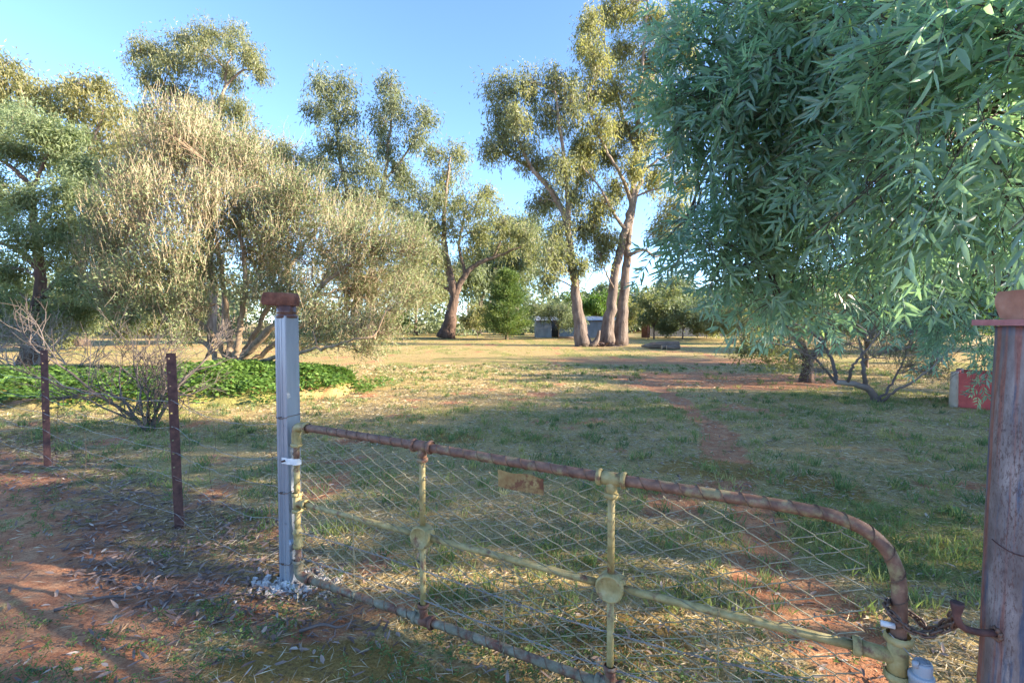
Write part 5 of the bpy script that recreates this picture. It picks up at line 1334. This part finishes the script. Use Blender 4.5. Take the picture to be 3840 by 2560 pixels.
for i, (px, d, h, sp, lab, lm) in enumerate(((3130, 31, 5.0, 3.4, 'sunlit green tree low behind the stump-trunked olive tree', 'bright_leaf'), (3420, 29, 5.5, 3.6, 'glowing yellow-green tree behind the pruned shrub', 'bright_leaf'), (3740, 27, 5.5, 3.6, 'sunlit green tree behind the right gate post', 'bright_leaf'),
                                         (3500, 17, 4.6, 2.6, 'sunlit yellow-green tree between the pruned shrub and the red box', 'bright_leaf'), (3250, 19, 4.4, 2.2, 'sunlit yellow-green tree right of the stump-trunked olive tree', 'bright_leaf'), (2790, 46, 6.0, 4.2, 'grey-green tree at the right end of the paling fence', 'pale_leaf'), (2960, 40, 5.5, 4.0, 'pale green tree behind the small yellow-olive tree', 'pale_leaf'))):
    put_auto('leafy_tree', lab, 'tree', gxy(px, 1260, d), h, sp, 20 + i, dict(SM, subs=13, sig=.26, L=.22, W=.075), 'dark_bark', lm, 'leafy trees along the right side', trunk_frac=.2, clear=.12)
# scrub and saplings at the back left
for i, (px, d, h, sp, lab, lm) in enumerate(((1470, 52, 3.2, 1.6, 'small green bush left of the dark gum trunk', 'bright_leaf'), (1790, 56, 3.6, 1.8, 'thin dry sapling right of the dark gum trunk', 'gum_leaf_gold'), (560, 38, 4.0, 3.2, 'low green bush seen under the tangled shrub', 'olive_leaf'), (200, 30, 3.4, 2.4, 'low bush behind the crooked dark trunk', 'olive_leaf'), (2500, 57, 2.6, 1.6, 'low bush at the left end of the paling fence', 'pale_leaf'), (2650, 55, 3.0, 2.0, 'low bush before the right half of the paling fence', 'olive_leaf'), (2730, 50, 3.2, 2.2, 'low bush beside the plank bench', 'pale_leaf'))):
    put_auto('bush', lab, 'bush', gxy(px, 1270, d), h, sp, 40 + i, dict(SM, leaves=30 if i == 1 else 42), 'gum_bark', lm, 'bushes at the back', trunk_frac=.15, clear=.1)
# bare reddish tree top above the tangled shrub
b = at(1080, 1268, 44); b[2] = 0
dt = tag(empty('dead_tree', b), 'bare reddish dead treetop between the two tall left gums', 'tree')
mb = MB(); mb.tube(smooth_path([(0, 0, -.1), (.2, 0, 8), (-.1, 0, 13.5)], 14), np.linspace(.25, .07, 14), 8, .6)
m_ = bare_shrub(b, 6, 5.2, .45, .07, 77, 4, 2, .2); m_.v = [v + (-.1, 0, 13.0) for v in m_.v]
mb.v += m_.v; mb.c += m_.c; mb.q += [x + mb.n for x in m_.q]; mb.t += [x + mb.n for x in m_.t]; mb.n += m_.n
mb.build('branches', M['twig_tan'], dt)

# tree row outside the frame on the right: it shades the foreground
sh_spec = dict(GUM, subs=9, leaves=30, sig=.45, L=.40, W=.12)
SH = [('spreading roadside gum nearest the right gate post, outside the view', 14.0, 1.2, 2, 1.0), ('tall roadside gum second from the gate on the right, outside the view', 30.0, -9.5, 1, 1.0), ('roadside gum standing behind the viewer on the right', 15.5, -7.2, 2, 1.05),
      ('tall roadside gum farther right, level with the gate', 27.5, 3.6, 1, .95), ('gum at the far right, level with the raised bed', 26, 8.0, 2, 1.05), ('gum at the far right, level with the pruned shrub', 25, 13.2, 2, .95), ('gum at the far right, level with the red box', 28, 19, 2, 1.15), ('gum at the far right, level with the logs', 64, 26.5, 1, 1.3), ('tall gum at the far right, level with the steel post', 38, 1.0, 1, 1.05)]
protos = {}
for i, (lab, x, y, k, sc_) in enumerate(SH):
    if k not in protos:
        o = put_auto('shade_tree', lab, 'tree', (x, y), (8.5, 13, 9)[k], (3.9, 4.8, 3.9)[k], 60 + k, dict(sh_spec, subs=4, leaves=14) if k == 2 else sh_spec, 'gum_bark', 'gum_leaf_dark', 'roadside gums right of the view', trunk_frac=.25, clear=.18, rs=.29); protos[k] = o
    else:
        o = copy_tree(protos[k]); o['label'] = lab; o.location = (x, y, 0); o.rotation_euler = (0, 0, i * 1.7)
    o.scale = (sc_, sc_, sc_)

# ------------------------------------------------------------------ far wood
wood = MB(); leaf = MB(); r_ = np.random.default_rng(3)
for i in range(300):
    y = r_.uniform(62, 140); x = r_.uniform(-1.15, 1.15) * y
    if i > 210: y = r_.uniform(80, 120); x = r_.uniform(0, .55) * y
    if y < 85 and x > -.05 * y: y *= 1.4; x *= 1.4
    px = 1920 + x / y * FPX
    h = r_.uniform(6, 11) * y / 110 if px > 1950 else r_.uniform(7, 15)
    wood.segs([(x, y, -.2)], [(x + r_.normal(0, .3), y, h * .6)], .22, .08, .5, 5)
    nc = 9; cs = np.stack([x + r_.normal(0, h * .20, nc), y + r_.normal(0, h * .2, nc), r_.uniform(.22, .92, nc) * h], -1)
    m_ = 24; n = m_ * nc; P = np.repeat(cs, m_, 0) + rng.normal(size=(n, 3)) * h * np.array([.085, .085, .06])
    leaf.leaves(P, rng.normal(size=(n, 3)) + (0, 0, -.4), rng.uniform(.6, 1.15, n), .42, np.clip(r_.normal(.45, .15) + rng.normal(0, .15, n), 0, 1))
for i in range(170):
    y = r_.uniform(64, 84); x = r_.uniform(-1.15, 1.15) * y
    if 0 < x < 22: y += 16
    h = r_.uniform(1.6, 4.2); n = 120; nc = 4
    cs = np.stack([x + r_.normal(0, h * .45, nc), y + r_.normal(0, h * .3, nc), r_.uniform(.2, .8, nc) * h], -1)
    P = np.repeat(cs, n // nc, 0) + rng.normal(size=(n, 3)) * h * np.array([.22, .22, .18]); P[:, 2] = np.abs(P[:, 2])
    leaf.leaves(P, rng.normal(size=(n, 3)) + (0, 0, .2), rng.uniform(.4, .8, n), .30, np.clip(r_.normal(.5, .2) + rng.normal(0, .15, n), 0, 1))
kind(tag(wood.build('far_wood_trunks', M['gum_bark']), 'thin trunks of the far tree belt on the horizon', 'trees'), 'stuff')
kind(tag(leaf.build('far_wood', M['pale_leaf']), 'hazy belt of far trees along the horizon', 'trees'), 'stuff')

# ------------------------------------------------------------------ iron shed
def corrugated(w, h, mb, amp=.018, pitch=.10, step=4):
    n = max(3, int(w / pitch * step)); x = np.linspace(0, w, n); y = amp * np.sin(x / pitch * 2 * math.pi)
    V = np.concatenate([np.c_[x, y, np.zeros(n)], np.c_[x, y, np.full(n, h)]]); j = np.arange(n - 1)
    mb.add(V, np.stack([j, j + 1, n + j + 1, n + j], -1))
s0 = at(2010, 1266, 57); s1 = at(2362, 1266, 56); SW = float(s1[0] - s0[0])
shed = tag(empty('iron_shed', (s0[0], s0[1], 0)), 'long low corrugated iron shed behind the gum trunks', 'shed')
nsh = 12; wsh = SW / nsh; r_ = np.random.default_rng(8)
for i in range(nsh):
    if i == 2: continue                       # open doorway
    mb = MB(); corrugated(wsh * 1.02, 1.95 + r_.uniform(-.04, .04), mb); o = mb.build('wall_sheet', M['iron_wall'], shed); o.location = (i * wsh, -.02 * (i % 2), 0)
    if i == 3: o.rotation_euler = (0, R(3), 0)
mb = MB(); mb.box((SW / 2, 3.9, 1.1), (SW, .05, 2.2)); mb.build('back_wall', M['iron_wall'], shed)
for xx in (0.02, SW - .02):
    mb = MB(); corrugated(3.85, 2.0, mb); o = mb.build('end_wall', M['iron_wall'], shed); o.rotation_euler = (0, 0, R(90)); o.location = (xx, 0.05, 0)
for xx in (wsh * 2, wsh * 3):
    mb = MB(); mb.box((0, 0, .98), (.09, .09, 1.96)); o = mb.build('door_post', M['old_wood'], shed); o.location = (xx, .08, 0)
nr = 14
for i in range(nr):
    mb = MB(); corrugated(SW / nr * 1.04, 4.5, mb); o = mb.build('roof_sheet', M['iron_roof'], shed); o.rotation_euler = (R(-90 + 7 + r_.uniform(-.6, .6)), 0, R(r_.uniform(-1, 1))); o.location = (i * SW / nr, -.35 + r_.uniform(-.1, .1), 2.02 + .012 * (i % 2))
    o.rotation_euler[0] = R(-83 + r_.uniform(-.5, .5))
mb = MB(); mb.box((SW / 2, -.1, 1.96), (SW, .06, .10)); mb.build('eave_beam', M['old_wood'], shed)
mb = MB(); mb.box((0, 0, .14), (2.6, .35, .28)); o = tag(mb.build('timber_pile', M['old_wood']), 'low stack of timber on the grass before the shed wall', 'timber'); p = at(2140, 1268, 52); o.location = (p[0], p[1], 0)
mb.v = []
# rusty panel, low roof far behind, paling fence
p = at(2405, 1268, 57); mb = MB(); corrugated(1.0, 1.75, mb); o = tag(mb.build('rusty_panel', M['rust_sheet']), 'upright rust-red iron panel beside the paling fence', 'panel'); o.location = (p[0], p[1], 0)
f0 = at(2425, 1270, 60); f1 = at(2790, 1270, 62)
pf = tag(empty('paling_fence', (f0[0], f0[1], 0)), 'weathered grey paling fence behind the small trees', 'fence')
n = 110; mb = MB()
for i in range(n):
    t = i / n; x = (f1[0] - f0[0]) * t; y = (f1[1] - f0[1]) * t
    mb.box((x, y, .66 + rng.normal(0, .02)), (.098, .02, 1.3 + rng.normal(0, .04)))
kind(mb.build('palings', M['grey_wood'], pf, smooth=False), 'stuff')
for z in (.4, 1.0):
    mb = MB(); mb.tube([(0, .04, z), ((f1[0] - f0[0]), (f1[1] - f0[1]) + .04, z)], .035, 4); mb.build('rail', M['grey_wood'], pf)
p = at(2665, 1245, 82); mb = MB()
hs = tag(empty('farm_house', (p[0], p[1], 0)), 'low house with a pale iron roof beyond the paling fence', 'house')
mb.box((0, 0, 1.2), (9, 5, 2.4)); mb.build('wall', M['cream_plastic'], hs, smooth=False)
mb = MB(); mb.add([(-4.9, -2.9, 2.42), (4.9, -2.9, 2.42), (4.9, 2.9, 2.42), (-4.9, 2.9, 2.42), (-3, 0, 3.6), (3, 0, 3.6)], [[0, 1, 5, 4], [2, 3, 4, 5]], [[1, 2, 5], [3, 0, 4]]); mb.build('roof', M['iron_roof'], hs, smooth=False)
# power pole
p = at(2370, 1240, 88); pole = tag(empty('power_pole', (p[0], p[1], 0)), 'slim pale power pole right of the forked gum', 'pole')
mb = MB(); mb.tube([(0, 0, -.2), (0, 0, 4), (0, 0, 7.2)], [.13, .12, .10], 8); mb.build('shaft', M['grey_wood'], pole)
mb = MB(); mb.box((0, 0, 6.8), (1.6, .1, .12)); mb.build('cross_arm', M['grey_wood'], pole)
for (xx) in (-.7, 0.25, .7):
    mb = MB(); mb.lathe([(.04, 6.86), (.06, 6.93), (.03, 7.0), (.0005, 7.02)], 8, (xx, 0, 0)); mb.build('insulator', M['white_band'], pole)
# ------------------------------------------------------------------ logs
def log(name, label, px, py, d, ln, r, rz, seed, hollow=False):
    r_ = np.random.default_rng(seed); p = at(px, py, d); root = tag(empty(name, (p[0], p[1], float(ground_z(p[0], p[1]))), rz), label, 'log', 'cut logs on the grass')
    n = 16; x = np.linspace(-ln / 2, ln / 2, n); rr_ = r * (1 + .10 * np.sin(x * 2 + seed) + r_.normal(0, .04, n))
    if hollow: rr_[:5] *= np.linspace(.25, 1, 5)
    mb = MB(); mb.tube(np.c_[x, .05 * np.sin(x * 1.7), r * .92 + .04 * np.sin(x * 1.1)], rr_, 14, .3, cap=False); mb.build('bark', M['old_wood'], root)
    for sg, k in ((-1, 0), (1, n - 1)):
        if hollow and sg < 0: continue
        mb = MB(); mb.lathe([(rr_[k] * 1.0, 0), (rr_[k] * .97, .012), (.0005, .014)], 14, (0, 0, 0), 'x'); c_ = mb.build('cut_end', M['cut_wood'], root); c_.location = (x[k], .05 * math.sin(x[k] * 1.7), r * .92 + .04 * math.sin(x[k] * 1.1)); c_.rotation_euler = (0, 0, 0 if sg > 0 else math.pi)
    return root
log('log', 'longest fallen log with a splintered left end', 2475, 1306, 32.5, 2.5, .24, R(-4), 1, True)
log('log', 'short cut log leaning against the longest log, at the left', 2492, 1313, 31.6, .38, .145, R(2), 2)
log('log', 'short cut log at the right, in front of the longest log', 2518, 1313, 31.3, .62, .15, R(-8), 3)
log('log', 'small cut round hidden under the right end of the longest log', 2542, 1310, 31.9, .3, .12, R(-20), 4)
# bark heap at the gum's foot
mb = MB(); p = at(2262, 1293, 36); r_ = np.random.default_rng(2); n = 160
P = np.stack([p[0] + r_.normal(0, .65, n), p[1] + r_.normal(0, .3, n), np.abs(r_.normal(.05, .09, n))], -1)
mb.leaves(P, flat_dirs(n, .25), r_.uniform(.4, 1.0, n), r_.uniform(.05, .12, n), r_.uniform(.1, .6, n)); kind(tag(mb.build('bark_heap', M['litter']), 'heap of shed bark between the two tall gum trunks', 'bark'), 'stuff')
# plank bench at the paddock's right side
p = at(2765, 1288, 40); bench = tag(empty('plank_bench', (p[0], p[1], 0), R(3)), 'low pale plank bench at the right end of the grass', 'bench')
mb = MB(); mb.box((0, 0, .40), (1.2, .35, .06)); mb.build('seat', M['grey_wood'], bench, smooth=False)
for xx in (-.4, .4):
    mb = MB(); mb.box((xx, 0, .185), (.10, .3, .37)); mb.build('leg', M['old_wood'], bench, smooth=False)
# slim saplings and stakes near the dark gum
for px, d, lab in ((1465, 50, 'thin dark stake left of the dark gum'), (2268, 48, 'thin steel stake before the shed wall'), (2430, 50, 'thin steel stake right of the rusty panel')):
    p = at(px, 1270, d); mb = MB(); mb.box((0, 0, .75), (.06, .06, 1.5)); mb.box((0, 0, 1.47), (.075, .075, .05)); mb.box((0.012, .03, .75), (.03, .06, 1.3))
    o = tag(mb.build('stake', M['rust_dark'], smooth=False), lab, 'stake', 'stakes in the paddock'); o.location = (p[0], p[1], 0)
